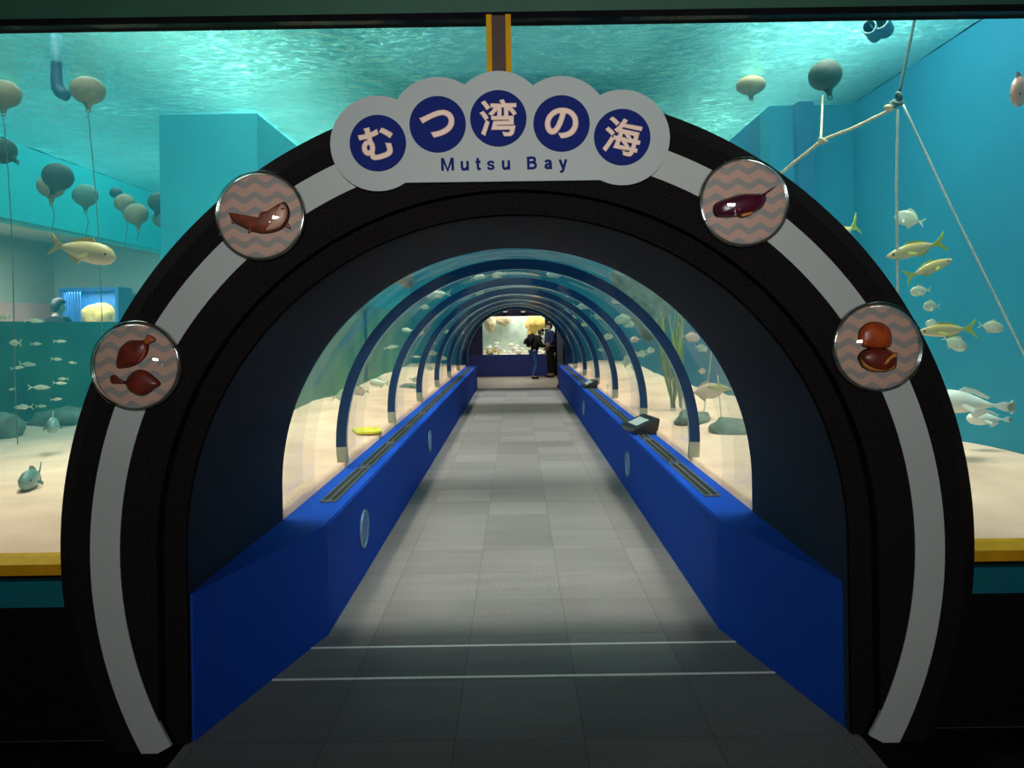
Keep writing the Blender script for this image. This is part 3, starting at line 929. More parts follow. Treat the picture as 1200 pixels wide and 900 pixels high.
# ------------------------------------------------------------------ round badges with domes
def relief(bm, outline, h, n_in=4, M=None):
    """puffed relief from a 2-D outline: rim at 0, domed towards the centroid."""
    cx = sum(p[0] for p in outline) / len(outline); cy_ = sum(p[1] for p in outline) / len(outline)
    rows = []
    for k in range(n_in):
        f = 1 - k / n_in
        zz = h * sqrt(max(0, 1 - f ** 2.4))
        rows.append([bm.verts.new((cx + (x - cx) * f, cy_ + (y - cy_) * f, zz)) for x, y in outline])
    c = bm.verts.new((cx, cy_, h))
    nn = len(outline)
    for a, b in zip(rows, rows[1:]):
        for i in range(nn): bm.faces.new((a[i], a[(i + 1) % nn], b[(i + 1) % nn], b[i]))
    for i in range(nn): bm.faces.new((rows[-1][i], rows[-1][(i + 1) % nn], c))
    bm.faces.new(rows[0][::-1])
    if M is not None:
        for rw in rows + [[c]]:
            for v in rw: v.co = M @ v.co


def smooth_closed(pts, n=6):
    out = []
    m = len(pts)
    for i in range(m):
        p0, p1, p2, p3 = (Vector(pts[(i + j - 1) % m]).to_2d() for j in range(4))
        for k in range(n):
            t = k / n
            out.append(tuple(0.5 * ((2 * p1) + (-p0 + p2) * t + (2 * p0 - 5 * p1 + 4 * p2 - p3) * t * t + (-p0 + 3 * p1 - 3 * p2 + p3) * t ** 3)))
    return out

M['red_brown'] = paint('figure_red_brown', (0.16, 0.022, 0.012), 0.35, 0.25, 40)
M['brown_fish'] = paint('figure_brown', (0.22, 0.050, 0.026), 0.35, 0.3, 40)
M['orange_fin'] = paint('figure_orange', (0.42, 0.10, 0.025), 0.35, 0.2, 40)
M['salmon'] = paint('figure_salmon', (0.66, 0.35, 0.26), 0.4, 0.1, 20)
M['purple'] = paint('figure_purple', (0.085, 0.008, 0.028), 0.3, 0.2, 30)
M['gold'] = paint('figure_gold', (0.62, 0.22, 0.04), 0.35, 0.15, 30)
M['orange_shell'] = paint('figure_orange_shell', (0.50, 0.085, 0.012), 0.35, 0.0, 30, c2=(0.36, 0.04, 0.010))
M['dark_mark'] = paint('figure_dark', (0.02, 0.008, 0.006), 0.4, 0.1, 30)

RB = 53.5 / (F / 2.86)
def badge(px, py, label, parts):
    c = at(px, py, YF - 0.012)
    r = empty('dome_badge', c)
    r.rotation_euler = (pi / 2, 0, 0)     # local X right, local Y up, local Z towards the hall
    bm = bmesh.new(); revolve(bm, [(0, -0.012), (RB * 0.97, -0.012), (RB * 0.97, 0.004), (0, 0.004)], 64); obj('face', bm, M['wavy'], r)
    bm = bmesh.new(); revolve(bm, [(RB * 0.925, 0.0042), (RB * 1.0, 0.0042), (RB * 1.0, 0.012), (RB * 0.985, 0.020), (RB * 0.95, 0.022), (RB * 0.925, 0.018), (RB * 0.925, 0.0042)], 72); obj('rim', bm, M['rim'], r, smooth=True)
    bm = bmesh.new(); revolve(bm, [(RB * 0.93 * cos(t), 0.020 + 0.062 * sin(t)) for t in [pi / 2 * k / 14 for k in range(14)]] + [(0, 0.082)], 64); obj('dome', bm, M['dome'], r, smooth=True)
    for f in range(4):
        a = radians(25 + 90 * f)
        bm = bmesh.new(); revolve(bm, [(0, 0), (0.004, 0), (0.004, 0.004), (0, 0.005)], 10, Matrix.Translation((RB * 0.962 * cos(a), RB * 0.962 * sin(a), 0.0215))); obj('screw', bm, M['dark_mark'], r)
    fig = None
    k_ = 1.0 / (F / 2.86)
    for nm, m, pts, h, z0, par, sm in parts:
        q = [((x - px) * k_, -(y - py) * k_) for x, y in pts]
        if sm: q = smooth_closed(q, 5)
        bm = bmesh.new(); relief(bm, q, h, 5)
        o = obj(nm, bm, m, fig if (par and fig) else r, smooth=True, loc=(0, 0, z0))
        if not par: fig = o
    tag(r, label, 'badge', 'domed animal badges on the arch')
    return r

def cp(ox, oy, k, pts): return [(ox + x / k, oy + y / k) for x, y in pts]
K = 964 / 150
# fish with pale belly
badge(306, 253.5, 'upper left round badge holding a brown fish with a pale face', [
    ('animal_figure', M['brown_fish'], cp(230, 180, K, [(245, 440), (270, 490), (350, 515), (400, 500), (405, 480), (440, 510), (490, 470), (500, 440), (560, 430), (620, 400), (665, 365), (700, 400), (712, 460), (690, 530), (630, 585), (520, 608), (420, 590), (360, 560), (280, 515)]), 0.022, 0.006, False, True),
    ('face_patch', M['salmon'], cp(230, 180, K, [(660, 380), (695, 400), (708, 455), (690, 520), (640, 570), (530, 598), (575, 530), (615, 440)]), 0.016, 0.016, True, True),
    ('fin', M['brown_fish'], cp(230, 180, K, [(695, 515), (725, 580), (670, 555)]), 0.008, 0.008, True, False),
    ('fin', M['brown_fish'], cp(230, 180, K, [(400, 560), (395, 605), (430, 585)]), 0.006, 0.006, True, False),
    ('fin', M['brown_fish'], cp(230, 180, K, [(268, 500), (275, 530), (300, 512)]), 0.006, 0.006, True, False),
    ('eye', M['dark_mark'], cp(230, 180, K, [(655, 436), (672, 424), (690, 426), (676, 434)]), 0.004, 0.031, True, True),
])
# sea cucumber like whale shape
badge(871, 237.5, 'upper right round badge holding a dark purple blunt animal with a thin tail', [
    ('animal_figure', M['purple'], cp(800, 170, K, [(222, 470), (245, 435), (300, 410), (380, 385), (460, 368), (560, 370), (610, 375), (628, 410), (600, 470), (540, 510), (470, 535), (380, 545), (260, 545), (228, 520)]), 0.030, 0.006, False, True),
    ('tail', M['purple'], cp(800, 170, K, [(600, 372), (640, 345), (700, 315), (690, 328), (645, 360), (615, 385)]), 0.007, 0.010, True, False),
    ('fin', M['gold'], cp(800, 170, K, [(412, 545), (435, 522), (510, 512), (500, 532), (440, 550)]), 0.006, 0.024, True, True),
])
# two flatfish
badge(161, 428.5, 'lower left round badge holding two red brown flatfish', [
    ('animal_figure', M['red_brown'], cp(90, 360, K, [(305, 450), (305, 380), (335, 300), (400, 250), (480, 248), (530, 250), (552, 285), (540, 350), (500, 400), (430, 445), (340, 460)]), 0.016, 0.006, False, True),
    ('tail', M['orange_fin'], cp(90, 360, K, [(520, 255), (550, 205), (610, 240), (575, 272), (540, 280)]), 0.008, 0.006, True, True),
    ('fin', M['orange_fin'], cp(90, 360, K, [(548, 295), (530, 370), (480, 420), (500, 375), (535, 330)]), 0.006, 0.012, True, True),
    ('animal_figure', M['red_brown'], cp(90, 360, K, [(370, 560), (410, 500), (470, 470), (530, 480), (590, 525), (640, 580), (590, 620), (530, 660), (470, 668), (410, 640), (375, 595)]), 0.016, 0.006, False, True),
    ('tail', M['red_brown'], cp(90, 360, K, [(375, 560), (330, 535), (290, 505), (258, 525), (270, 570), (310, 575), (365, 575)]), 0.008, 0.006, True, True),
])
# scallop
badge(1027, 406.5, 'lower right round badge holding an orange scallop shell', [
    ('animal_figure', M['orange_shell'], cp(950, 340, K, [(350, 370), (360, 300), (410, 250), (475, 235), (545, 250), (595, 300), (608, 360), (590, 430), (480, 450), (400, 430), (360, 410)]), 0.022, 0.006, False, True),
    ('lower_shell', M['red_brown'], cp(950, 340, K, [(350, 480), (400, 440), (500, 430), (580, 450), (635, 500), (630, 560), (570, 615), (470, 610), (380, 570), (345, 520)]), 0.026, 0.008, True, True),
    ('shell_band', M['gold'], cp(950, 340, K, [(510, 555), (540, 510), (600, 468), (620, 485), (560, 520), (530, 560)]), 0.008, 0.030, True, True),
    ('shell_band', M['gold'], cp(950, 340, K, [(352, 505), (400, 555), (470, 590), (560, 590), (625, 545), (600, 600), (470, 615), (370, 575)]), 0.008, 0.016, True, True),
])

# ------------------------------------------------------------------ fish
def fish_profile(kind, u):
    """half height and half thickness (fraction of length) at u = 0 nose .. 1 tail root."""
    if kind == 'slim':
        h = 0.115 * (sin(pi * min(1, u * 0.93 + 0.03)) ** 0.80); t = h * 0.60
    elif kind == 'deep':
        h = 0.235 * (sin(pi * min(1, u ** 0.80 * 0.92 + 0.04)) ** 0.75); t = h * 0.42
    elif kind == 'round':
        h = 0.27 * (sin(pi * min(1, u ** 0.9 * 0.92 + 0.04)) ** 0.65); t = h * 0.38
    elif kind == 'taper':
        h = 0.150 * (sin(pi * min(1, u ** 0.62 * 0.95 + 0.03)) ** 1.1); t = h * 0.9
    else:  # stout
        h = 0.160 * (sin(pi * min(1, u ** 0.72 * 0.93 + 0.03)) ** 0.70); t = h * 0.72
    return max(h, 0.018), max(t, 0.012)


def flat_fin(bm, pts, th=0.006):
    """pts in (x, z); thin solid fin in the fish's middle plane."""
    a = [bm.verts.new((x, -th, z)) for x, z in pts]; b = [bm.verts.new((x, th, z)) for x, z in pts]
    n = len(pts)
    bm.faces.new(a); bm.faces.new(b[::-1])
    for i in range(n): bm.faces.new((a[i], b[i], b[(i + 1) % n], a[(i + 1) % n]))


def make_fish(kind, body_m, fin_m):
    """unit length fish: nose at +0.5, tail tip at -0.5, along local X."""
    r = empty('fish')
    bm = bmesh.new()
    n, m = 14, 14
    rings = []
    for i in range(n + 1):
        u = i / n
        h, t = fish_profile(kind, u)
        x = 0.5 - u * 0.78
        rings.append([bm.verts.new((x, t * cos(2 * pi * k / m), h * sin(2 * pi * k / m) * (1.0 if sin(2 * pi * k / m) > 0 else 0.92))) for k in range(m)])
    for a, b in zip(rings, rings[1:]):
        for k in range(m): bm.faces.new((a[k], a[(k + 1) % m], b[(k + 1) % m], b[k]))
    bm.faces.new(rings[0][::-1]); bm.faces.new(rings[-1])
    obj('body', bm, body_m, r, smooth=True)
    hm = max(fish_profile(kind, i / 20)[0] for i in range(21))
    bm = bmesh.new()
    tl = 0.17 if kind in ('slim', 'stout') else 0.05 if kind == 'taper' else 0.16
    flat_fin(bm, [(-0.26, 0.017), (-0.38, 0.06), (-0.5, tl), (-0.47, 0.09), (-0.40, 0.0), (-0.47, -0.09), (-0.5, -tl), (-0.38, -0.06), (-0.26, -0.017)])
    obj('tail_fin', bm, fin_m, r)
    bm = bmesh.new()
    flat_fin(bm, [(0.20, hm * 0.85), (0.12, hm * 1.32), (-0.02, hm * 1.18), (-0.20, hm * 0.62), (-0.16, hm * 0.45), (0.0, hm * 0.8)])
    obj('dorsal_fin', bm, fin_m, r)
    bm = bmesh.new()
    flat_fin(bm, [(0.02, -hm * 0.80), (-0.04, -hm * 1.22), (-0.20, -hm * 0.55), (-0.15, -hm * 0.38)])
    obj('anal_fin', bm, fin_m, r)
    for s in (-1, 1):
        h, t = fish_profile(kind, 0.30)
        bm = bmesh.new()
        a = [(0.22, s * t * 0.85, -hm * 0.18), (0.10, s * (t + 0.05), -hm * 0.62), (0.06, s * (t + 0.045), -hm * 0.35), (0.16, s * t * 0.95, 0.0)]
        vs = [bm.verts.new(p) for p in a]; vt = [bm.verts.new((p[0], p[1] + s * 0.006, p[2])) for p in a]
        bm.faces.new(vs); bm.faces.new(vt[::-1])
        for i in range(4): bm.faces.new((vs[i], vt[i], vt[(i + 1) % 4], vs[(i + 1) % 4]))
        obj('pectoral_fin', bm, fin_m, r)
        h, t = fish_profile(kind, 0.13)
        bm = bmesh.new(); ellipsoid(bm, (0.5 - 0.13 * 0.78, s * t * 0.88, h * 0.22), 0.020, 0.012, 0.020, 10, 6)
        obj('eye', bm, M['eye'], r, smooth=True)
    return r

KINDS = {
    'jack': ('slim', 'f_jack', 'f_jackfin', 'yellow green forked tail fish'),
    'silver': ('deep', 'f_silver', 'f_silverfin', 'silver oval fish'),
    'slimsilver': ('slim', 'f_silver', 'f_silverfin', 'slim silver fish'),
    'bream': ('deep', 'f_bream', 'f_breamfin', 'pink sea bream'),
    'roundsilver': ('round', 'f_silver', 'f_silverfin', 'round bodied silver fish'),
    'amber': ('stout', 'f_amber', 'f_amberfin', 'stout yellow fish'),
    'pale': ('stout', 'f_white', 'f_silverfin', 'pale fish'),
    'ray': ('taper', 'f_white', 'f_white', 'white bellied fish'),
    'dark': ('stout', 'f_dark', 'f_darkfin', 'dark fish'),
}
PROTO, USED = {}, {}
def fish(kind, px, py, Y, length_px, heading, pitch=0.0, label=None, group=None):
    """heading: degrees about Z, 0 = nose to the right of the picture, 180 = to the left, 90 = away."""
    if kind not in PROTO:
        k = KINDS[kind]; PROTO[kind] = make_fish(k[0], M[k[1]], M[k[2]]); r = PROTO[kind]
    else:
        r = copy_tree(PROTO[kind])
    L = length_px / F * Y / max(0.45, abs(cos(radians(heading))))
    r.location = at(px, py, Y)
    r.rotation_euler = (0, radians(-pitch), radians(heading))
    r.scale = (L, L, L)
    tag(r, label, 'fish', group)
    return r

g = 'fish in the right tank'
fish('jack', 1074, 292, 4.8, 74, 182, -14, 'long yellow green fish with raised tail, beside the arch in the right tank', g)
fish('jack', 1088, 315, 4.9, 60, 0, 20, 'yellow green fish pointing up to the right, just below the raised tail fish', g)
fish('jack', 1110, 387, 4.7, 68, 178, -3, 'yellow green fish with bright green tail, coming out behind the arch edge', g)
fish('jack', 986, 276, 5.4, 66, 215, -25, 'yellow fish of which only the tail tip shows above the arch', g)
fish('roundsilver', 1066, 257, 5.6, 23, 130, 20, 'pale round fish right of the upright rope', g)
fish('silver', 1079, 341, 5.2, 26, 184, -6, 'small silver fish at the arch edge, upper of two facing it', g)
fish('roundsilver', 1092, 359, 5.2, 23, 195, 0, 'small round silver fish facing the arch, above the green tailed fish', g)
fish('roundsilver', 1161, 383, 5.0, 25, -20, -12, 'small pale fish right of the green tailed fish, by the slanting rope', g)
fish('roundsilver', 1118, 402, 5.0, 26, -25, -30, 'small pale fish below the green tailed fish', g)
fish('roundsilver', 1093, 379, 5.6, 16, 170, 0, 'small pale fish half behind the green tailed fish', g)
fish('bream', 1196, 104, 3.9, 52, 225, -30, 'pinkish fish at the right edge of the right window', g)
fish('ray', 1140, 473, 5.0, 96, 178, 6, 'white bellied large fish low over the sand in the right tank', g)
fish('ray', 1160, 491, 5.4, 56, 182, 3, 'pale slender fish under the white bellied large fish', g)
g = 'fish in the left tank'
fish('amber', 96, 294, 4.6, 84, -6, -13, 'large yellow fish swimming in front of the far viewing window', g)
left_silver = [(5, 372, 22), (40, 376, 20), (18, 402, 24), (42, 403, 16), (32, 427, 22), (20, 431, 14), (70, 400, 14), (66, 421, 15), (85, 425, 12),
               (74, 444, 14), (70, 449, 12), (46, 454, 20), (28, 477, 24), (66, 468, 14), (48, 476, 14), (14, 456, 12)]
left_silver.sort(key=lambda t: t[1])
for i, (x, y, l) in enumerate(left_silver):
    fish('slimsilver', x, y, 6.2 + 1.5 * ((i * 37) % 10) / 10, l, (12 if i % 3 else 170) + random.uniform(-25, 25), random.uniform(-6, 6),
         'slim silver fish against the dark green tank wall, %s from the top' % (ORD[i] if i < 15 else 'lowest, sixteenth'), g)
fish('dark', 62, 497, 6.4, 30, -60, -5, 'dark stubby fish in front of the low rocks, beside the arch on the left', g)
fish('dark', 38, 560, 4.62, 34, -72, 0, 'grey fish facing the window just above the sand in the left tank', g)

# fish round the tunnel, seen through its glazing
tf = [('silver', 732, 374, 13, 24, 170), ('silver', 739, 380, 13, 18, 175), ('bream', 745, 398, 12, 14, 200), ('silver', 744, 416, 12, 18, 176), ('roundsilver', 753, 415, 11.5, 13, 160),
      ('silver', 761, 411, 11, 13, 20), ('silver', 733, 424, 13, 13, 60), ('bream', 745, 430, 12, 9, 120), ('silver', 711, 395, 15, 14, -15), ('roundsilver', 716, 424, 14, 9, 60),
      ('roundsilver', 663, 391, 19, 17, 160), ('pale', 682, 359, 15, 20, -30), ('silver', 700, 370, 15, 16, -20), ('silver', 663, 366, 18, 13, 170), ('silver', 672, 372, 17, 10, 180),
      ('bream', 809, 395, 8.0, 18, -40), ('silver', 821, 408, 8.0, 12, -50), ('bream', 822, 435, 8.0, 11, 40), ('bream', 826, 459, 7.3, 40, -12), ('jack', 846, 455, 6.6, 32, 155),
      ('pale', 694, 332, 12, 18, 170), ('pale', 652, 322, 13, 24, 175), ('silver', 640, 333, 15, 14, 10), ('silver', 668, 345, 15, 13, 200), ('silver', 686, 380, 16, 10, 170),
      ('silver', 724, 352, 13, 16, 190), ('silver', 776, 402, 10, 12, 10), ('silver', 705, 410, 15, 8, 170),
      ('pale', 445, 449, 10, 26, 150), ('bream', 423, 459, 9.5, 20, 190), ('slimsilver', 458, 407, 10, 18, 0), ('pale', 478, 387, 12, 15, 160), ('bream', 491, 390, 13, 12, 10),
      ('silver', 401, 464, 8.0, 26, 10), ('silver', 505, 402, 14, 11, 0), ('silver', 508, 414, 14, 12, 180), ('silver', 524, 389, 16, 9, 0), ('silver', 519, 420, 16, 9, 10),
      ('slimsilver', 487, 418, 13, 12, 0), ('bream', 536, 412, 18, 9, 180), ('pale', 514, 345, 11, 30, 195), ('silver', 497, 360, 12, 12, 10), ('silver', 486, 445, 12.5, 13, 0),
      ('silver', 540, 390, 18, 8, 0), ('silver', 505, 432, 15, 10, 180), ('silver', 560, 343, 15, 14, 10), ('silver', 585, 322, 12, 17, 170), ('pale', 560, 325, 13, 18, 0)]
BAY = ['ahead of the first joint'] + ['past the %s joint' % ORD[i] for i in range(6)]
NUM = ['none', 'one', 'two', 'three', 'four', 'five', 'six', 'seven', 'eight', 'nine', 'ten']
groups = {}
for k, x, y, Y, l, h in tf:
    p = at(x, y, Y)
    d = sqrt(p.x ** 2 + (p.z - AZ) ** 2)
    # the bay of the tunnel glazing through which the visitor sees it: where the sight line leaves the tunnel
    a_, b_, c_ = (p.x / Y) ** 2 + ((p.z - ZC) / Y) ** 2, 2 * (ZC - AZ) * ((p.z - ZC) / Y), (ZC - AZ) ** 2 - RT ** 2
    ye = (-b_ + sqrt(b_ * b_ - 4 * a_ * c_)) / (2 * a_)
    bay = sum(1 for r_ in RIBS if ye > r_)
    side = 'left' if p.x < -0.25 else 'right' if p.x > 0.25 else 'top'
    groups.setdefault((k, side, bay), []).append((y, x, Y, l, h))
for (k, side, bay), lst in groups.items():
    lst.sort()
    for i, (y, x, Y, l, h) in enumerate(lst):
        w = {'left': 'left tunnel glass', 'right': 'right tunnel glass', 'top': 'tunnel crown'}[side]
        extra = '' if len(lst) == 1 else (', highest of %s' % NUM[len(lst)] if i == 0 else ', lowest of %s' % NUM[len(lst)] if i == len(lst) - 1 else ', %s from top' % ORD[i])
        # keep clear of the glazing
        p = at(x, y, Y)
        while sqrt(p.x ** 2 + (p.z - AZ) ** 2) < RO + 0.16:
            Y *= 1.04; p = at(x, y, Y)
        fish(k, x, y, Y, l, h, random.uniform(-12, 12), '%s behind the %s %s%s' % (KINDS[k][3], w, BAY[bay], extra), 'fish round the tunnel')

# ------------------------------------------------------------------ buoys, ropes, pipes
def make_buoy(body_m, rope_m, squash=0.92):
    r = empty('buoy')
    bm = bmesh.new(); ellipsoid(bm, (0, 0, 0), 1, 1, squash, 24, 16)
    for v in bm.verts:
        v.co *= 1 + 0.03 * mnoise.noise(v.co * 2.0)
    obj('float', bm, body_m, r, smooth=True)
    bm = bmesh.new(); revolve(bm, [(0.0, -0.80), (0.36, -0.84), (0.20, -1.05), (0.13, -1.30), (0.0, -1.32)], 16); obj('neck', bm, body_m, r, smooth=True)
    bm = bmesh.new(); torus(bm, 0.13, 0.045, 16, 6, Matrix.Translation((0, 0, -1.40)) @ Matrix.Rotation(pi / 2, 4, 'X')); obj('eyelet', bm, body_m, r, smooth=True)
    return r

BP = {}
def buoy(kind, px, py, Y, rpx, label, tilt=(0, 0), squash=None, rope_to=None, rope_m='rope_dark'):
    m = M['buoy_' + kind]
    if kind not in BP:
        BP[kind] = make_buoy(m, None); b = BP[kind]
    else:
        b = copy_tree(BP[kind])
    b.location = at(px, py, Y); s = rpx / F * Y
    b.scale = (s, s, s * (squash or 1.0)); b.rotation_euler = (radians(tilt[0]), radians(tilt[1]), 0)
    tag(b, label, 'buoy', 'floats hanging in the tank')
    if rope_to:
        # line tied to the eyelet, hanging down to the sand
        top = Vector(b.location) - Vector((0, 0, s * 1.45))
        bot = Vector((top.x + rope_to[0], top.y + rope_to[1], max(rope_to[2], 0.5)))
        bm = bmesh.new()
        tube(bm, [top.lerp(bot, t) + Vector((0.02 * sin(5 * t), 0, 0)) for t in [i / 8 for i in range(9)]], 0.0045, 6)
        o = obj('mooring_rope', bm, M[rope_m])
        tag(o, 'thin mooring rope under the ' + label, 'rope', 'mooring ropes')
    return b

buoy('dark', 967, 88, 5.4, 19, 'dark green round float above the tan rope in the right tank', (0, -12))
buoy('tan', 880, 100, 6.9, 17, 'tan float at the surface left of the dark green one', (0, 0), 0.68)
buoy('tan', 103, 106, 6.8, 19, 'brown float touching the surface right of the bent dark pipe', (0, 0), 0.9, (0.15, 0, 0.6))
buoy('tan', 4, 110, 6.8, 19, 'brown float touching the surface at the left edge', (0, 0), 0.9, (0.1, 0, 0.6))
buoy('dark', 4, 177, 7.0, 15, 'dark float with an eyelet at the left edge', (0, -50))
buoy('dark', 68, 207, 7.6, 17, 'large dark float overlapping a tan float on the left', (0, 20))
buoy('tan', 60, 218, 8.2, 15, 'tan float half behind the large dark float', (0, 0), None, (0.02, 0, 2.62))
buoy('green', 100, 229, 8.6, 14, 'grey green float alone right of the large dark float', (0, 0), None, (0.02, 0, 2.62))
buoy('dark', 136, 226, 10.2, 7, 'smallest dark float behind the two tan floats')
buoy('tan', 146, 238, 9.4, 11.5, 'tan float, the upper one of an overlapping pair', (0, 0), None, (0.02, 0, 2.62))
buoy('tan', 160, 251, 8.8, 13.5, 'tan float, the lower one of an overlapping pair', (0, -8), None, (0.02, 0, 2.62))
buoy('dark', 187, 237, 8.6, 13, 'dark float closest to the upper left badge', (0, 15))
buoy('green', 191, 256, 9.0, 12, 'green float hanging below the dark float closest to the upper left badge')
buoy('tan', 476, 327, 7.2, 12, 'olive tan float seen through the first tunnel glass', (0, 70), 0.75)

def rope(name, pts, r, m, label, cat='rope', twist=True):
    bm = bmesh.new()
    P = [Vector(p) for p in pts]
    Q = []
    for a, b in zip(P, P[1:]):
        for i in range(8): Q.append(a.lerp(b, i / 8))
    Q.append(P[-1])
    rr = [r * (1 + 0.12 * sin(i * 1.9)) for i in range(len(Q))]
    tube(bm, Q, rr, 8)
    return tag(obj(name, bm, M[m], smooth=True), label, cat, 'ropes in the right tank')

kn = at(1052, 120, 4.8)
rope('rope', [at(1049, 126, 4.8), at(1000, 150, 4.9), at(964, 164, 5.05), at(930, 191, 5.2), at(880, 232, 5.5)], 0.0105, 'rope_tan', 'thick tan rope slanting from the knot down behind the arch')
rope('rope', [at(1052, 128, 4.79), at(1050.5, 220, 4.79), at(1052, 330, 4.79), at(1053, 470, 4.79)], 0.0085, 'rope_grey', 'upright grey rope hanging straight down from the knot')
rope('rope', [at(1054, 108, 4.82), at(1062, 70, 4.82), at(1074, 12, 4.82)], 0.009, 'rope_dark', 'dark rope rising from the knot to the surface')
rope('rope', [at(1058, 122, 4.84), at(1112, 237, 4.7), at(1200, 415, 4.5), at(1262, 540, 4.35)], 0.0065, 'rope_grey', 'thin grey rope slanting right from the knot to the sand')
rope('rope', [at(964, 112, 5.35), at(963, 140, 5.2), at(962, 162, 5.05)], 0.0075, 'rope_tan', 'short tan rope between the dark green float and the thick tan rope')
kt = empty('rope_knot', kn); tag(kt, 'dark knot where the ropes meet in the right tank', 'knot')
bm = bmesh.new(); torus(bm, 0.022, 0.014, 20, 8, Matrix.Rotation(0.7, 4, 'X')); torus(bm, 0.020, 0.013, 20, 8, Matrix.Translation((0.006, 0, 0.036)) @ Matrix.Rotation(1.3, 4, 'Y')); torus(bm, 0.018, 0.012, 20, 8, Matrix.Translation((-0.026, 0, -0.012)) @ Matrix.Rotation(1.2, 4, 'X'))
obj('coil', bm, M['rope_dark'], kt, smooth=True)
bm = bmesh.new(); ellipsoid(bm, (-0.055, 0, -0.03), 0.035, 0.018, 0.018, 14, 8); obj('whipping', bm, M['coral_tan'], kt, smooth=True)
k2 = empty('rope_knot', at(963, 165, 5.04)); tag(k2, 'small pale knot tying the dark float line to the thick rope', 'knot')
bm = bmesh.new(); torus(bm, 0.018, 0.011, 20, 8, Matrix.Rotation(0.9, 4, 'Y')); torus(bm, 0.016, 0.010, 20, 8, Matrix.Translation((0.018, 0, 0.0)) @ Matrix.Rotation(0.4, 4, 'X')); obj('coil', bm, M['rope_tan'], k2, smooth=True)

# bent dark pipe on the left, twin pipe ends on the right
bm = bmesh.new()
tube(bm, [at(66, 40, 6.3), at(66, 75, 6.3), at(66.5, 96, 6.3), at(68, 103, 6.3), at(72, 109, 6.3), at(79, 113, 6.3)], [0.040, 0.040, 0.046, 0.050, 0.050, 0.044], 16)
tag(obj('pipe', bm, M['pipe_blue'], smooth=True), 'dark bent pipe dipping through the surface on the left', 'pipe')
tp = empty('twin_pipe', at(1026, 27, 5.3)); tag(tp, 'twin blue pipe ends near the surface in the right tank', 'pipe')
for dx, dz, rr in ((0.025, 0.02, 0.062), (-0.045, -0.025, 0.046)):
    Mp = Matrix.Translation((dx, 0, dz)) @ Matrix.Rotation(radians(-35), 4, 'Z') @ Matrix.Rotation(pi / 2, 4, 'X')
    bm = bmesh.new(); revolve(bm, [(rr * 0.85, 0.0), (rr, 0.0), (rr, -0.22), (rr * 0.85, -0.22), (rr * 0.85, 0.0)], 28, Mp); p_ = obj('pipe_tube', bm, M['pipe_blue'], tp, smooth=False)
    bm = bmesh.new(); torus(bm, rr * 0.95, rr * 0.10, 28, 8, Mp); obj('pipe_rim', bm, M['pipe_pale'], p_, smooth=True)
    bm = bmesh.new(); revolve(bm, [(0, -0.12), (rr * 0.85, -0.12), (rr * 0.85, -0.13), (0, -0.13)], 28, Mp); obj('pipe_plug', bm, M['slot_black'], p_)

# net bundle and kelp beside the tunnel on the right
def hanging_net(px, py0, py1, Y, w0, w1, label, seed):
    bm = bmesh.new()
    n, m = 20, 28
    rows = []
    for i in range(n + 1):
        u = i / n
        c = at(px + 18 * u, py0 + (py1 - py0) * u, Y)
        w = (w0 + (w1 - w0) * u ** 1.4)
        row = []
        for k in range(m):
            a = 2 * pi * k / m
            rr = w * (1 + 0.22 * sin(a * 5 + 3 * u + seed) + 0.18 * mnoise.noise(Vector((cos(a) * 2, sin(a) * 2, u * 3 + seed))))
            row.append(bm.verts.new((c.x + rr * cos(a), c.y + 0.5 * rr * sin(a), c.z + 0.03 * sin(a * 4 + seed))))
        rows.append(row)
    for a, b in zip(rows, rows[1:]):
        for k in range(m): bm.faces.new((a[k], a[(k + 1) % m], b[(k + 1) % m], b[k]))
    bm.faces.new(rows[0][::-1]); bm.faces.new(rows[-1])
    return tag(obj('hanging_net', bm, M['net'], smooth=True), label, 'net')

hanging_net(748, 318, 398, 8.9, 0.30, 0.12, 'grey green net bundle hanging beside the tunnel on the right', 1.0)

def kelp(px, py0, py1, Y, n, label):
    t = at(px, py0, Y); b = at(px, py1, Y)
    r = empty('kelp', b); tag(r, label, 'seaweed')
    for i in range(n):
        bm = bmesh.new()
        H = (t.z - b.z) * random.uniform(0.7, 1.0)
        ph = random.uniform(0, 6); ox = random.uniform(-0.05, 0.05); oy = random.uniform(-0.05, 0.05); w = random.uniform(0.018, 0.034)
        A = []
        for j in range(15):
            u = j / 14
            c = Vector((ox * (1 + 2 * u) + 0.04 * sin(ph + 4 * u), oy * (1 + 2 * u) + 0.03 * cos(ph + 3 * u), H * u))
            ww = w * (0.25 + sin(pi * min(1, u * 0.9 + 0.08)))
            d = Vector((cos(ph + u), sin(ph + u), 0))
            A.append([bm.verts.new(c - d * ww), bm.verts.new(c + Vector((-d.y, d.x, 0)) * 0.006), bm.verts.new(c + d * ww), bm.verts.new(c - Vector((-d.y, d.x, 0)) * 0.004)])
        for a, c in zip(A, A[1:]):
            for k in range(4): bm.faces.new((a[k], a[(k + 1) % 4], c[(k + 1) % 4], c[k]))
        bm.faces.new(A[0][::-1]); bm.faces.new(A[-1])
        obj('blade', bm, M['kelp'], r, smooth=True)
    return r

kelp(790, 338, 478, 8.5, 9, 'tall olive seaweed beside the tunnel on the right, behind the first joint')
rope('rope', [at(838, 352, 7.6), at(832, 430, 7.6), at(822, 505, 7.6)], 0.006, 'rope_grey', 'thin upright rope behind the pink sea bream')
rope('rope', [at(841, 440, 7.2), at(846, 500, 7.2)], 0.005, 'rope_tan', 'thin rope stub near the yellow green fish seen through the tunnel glass')

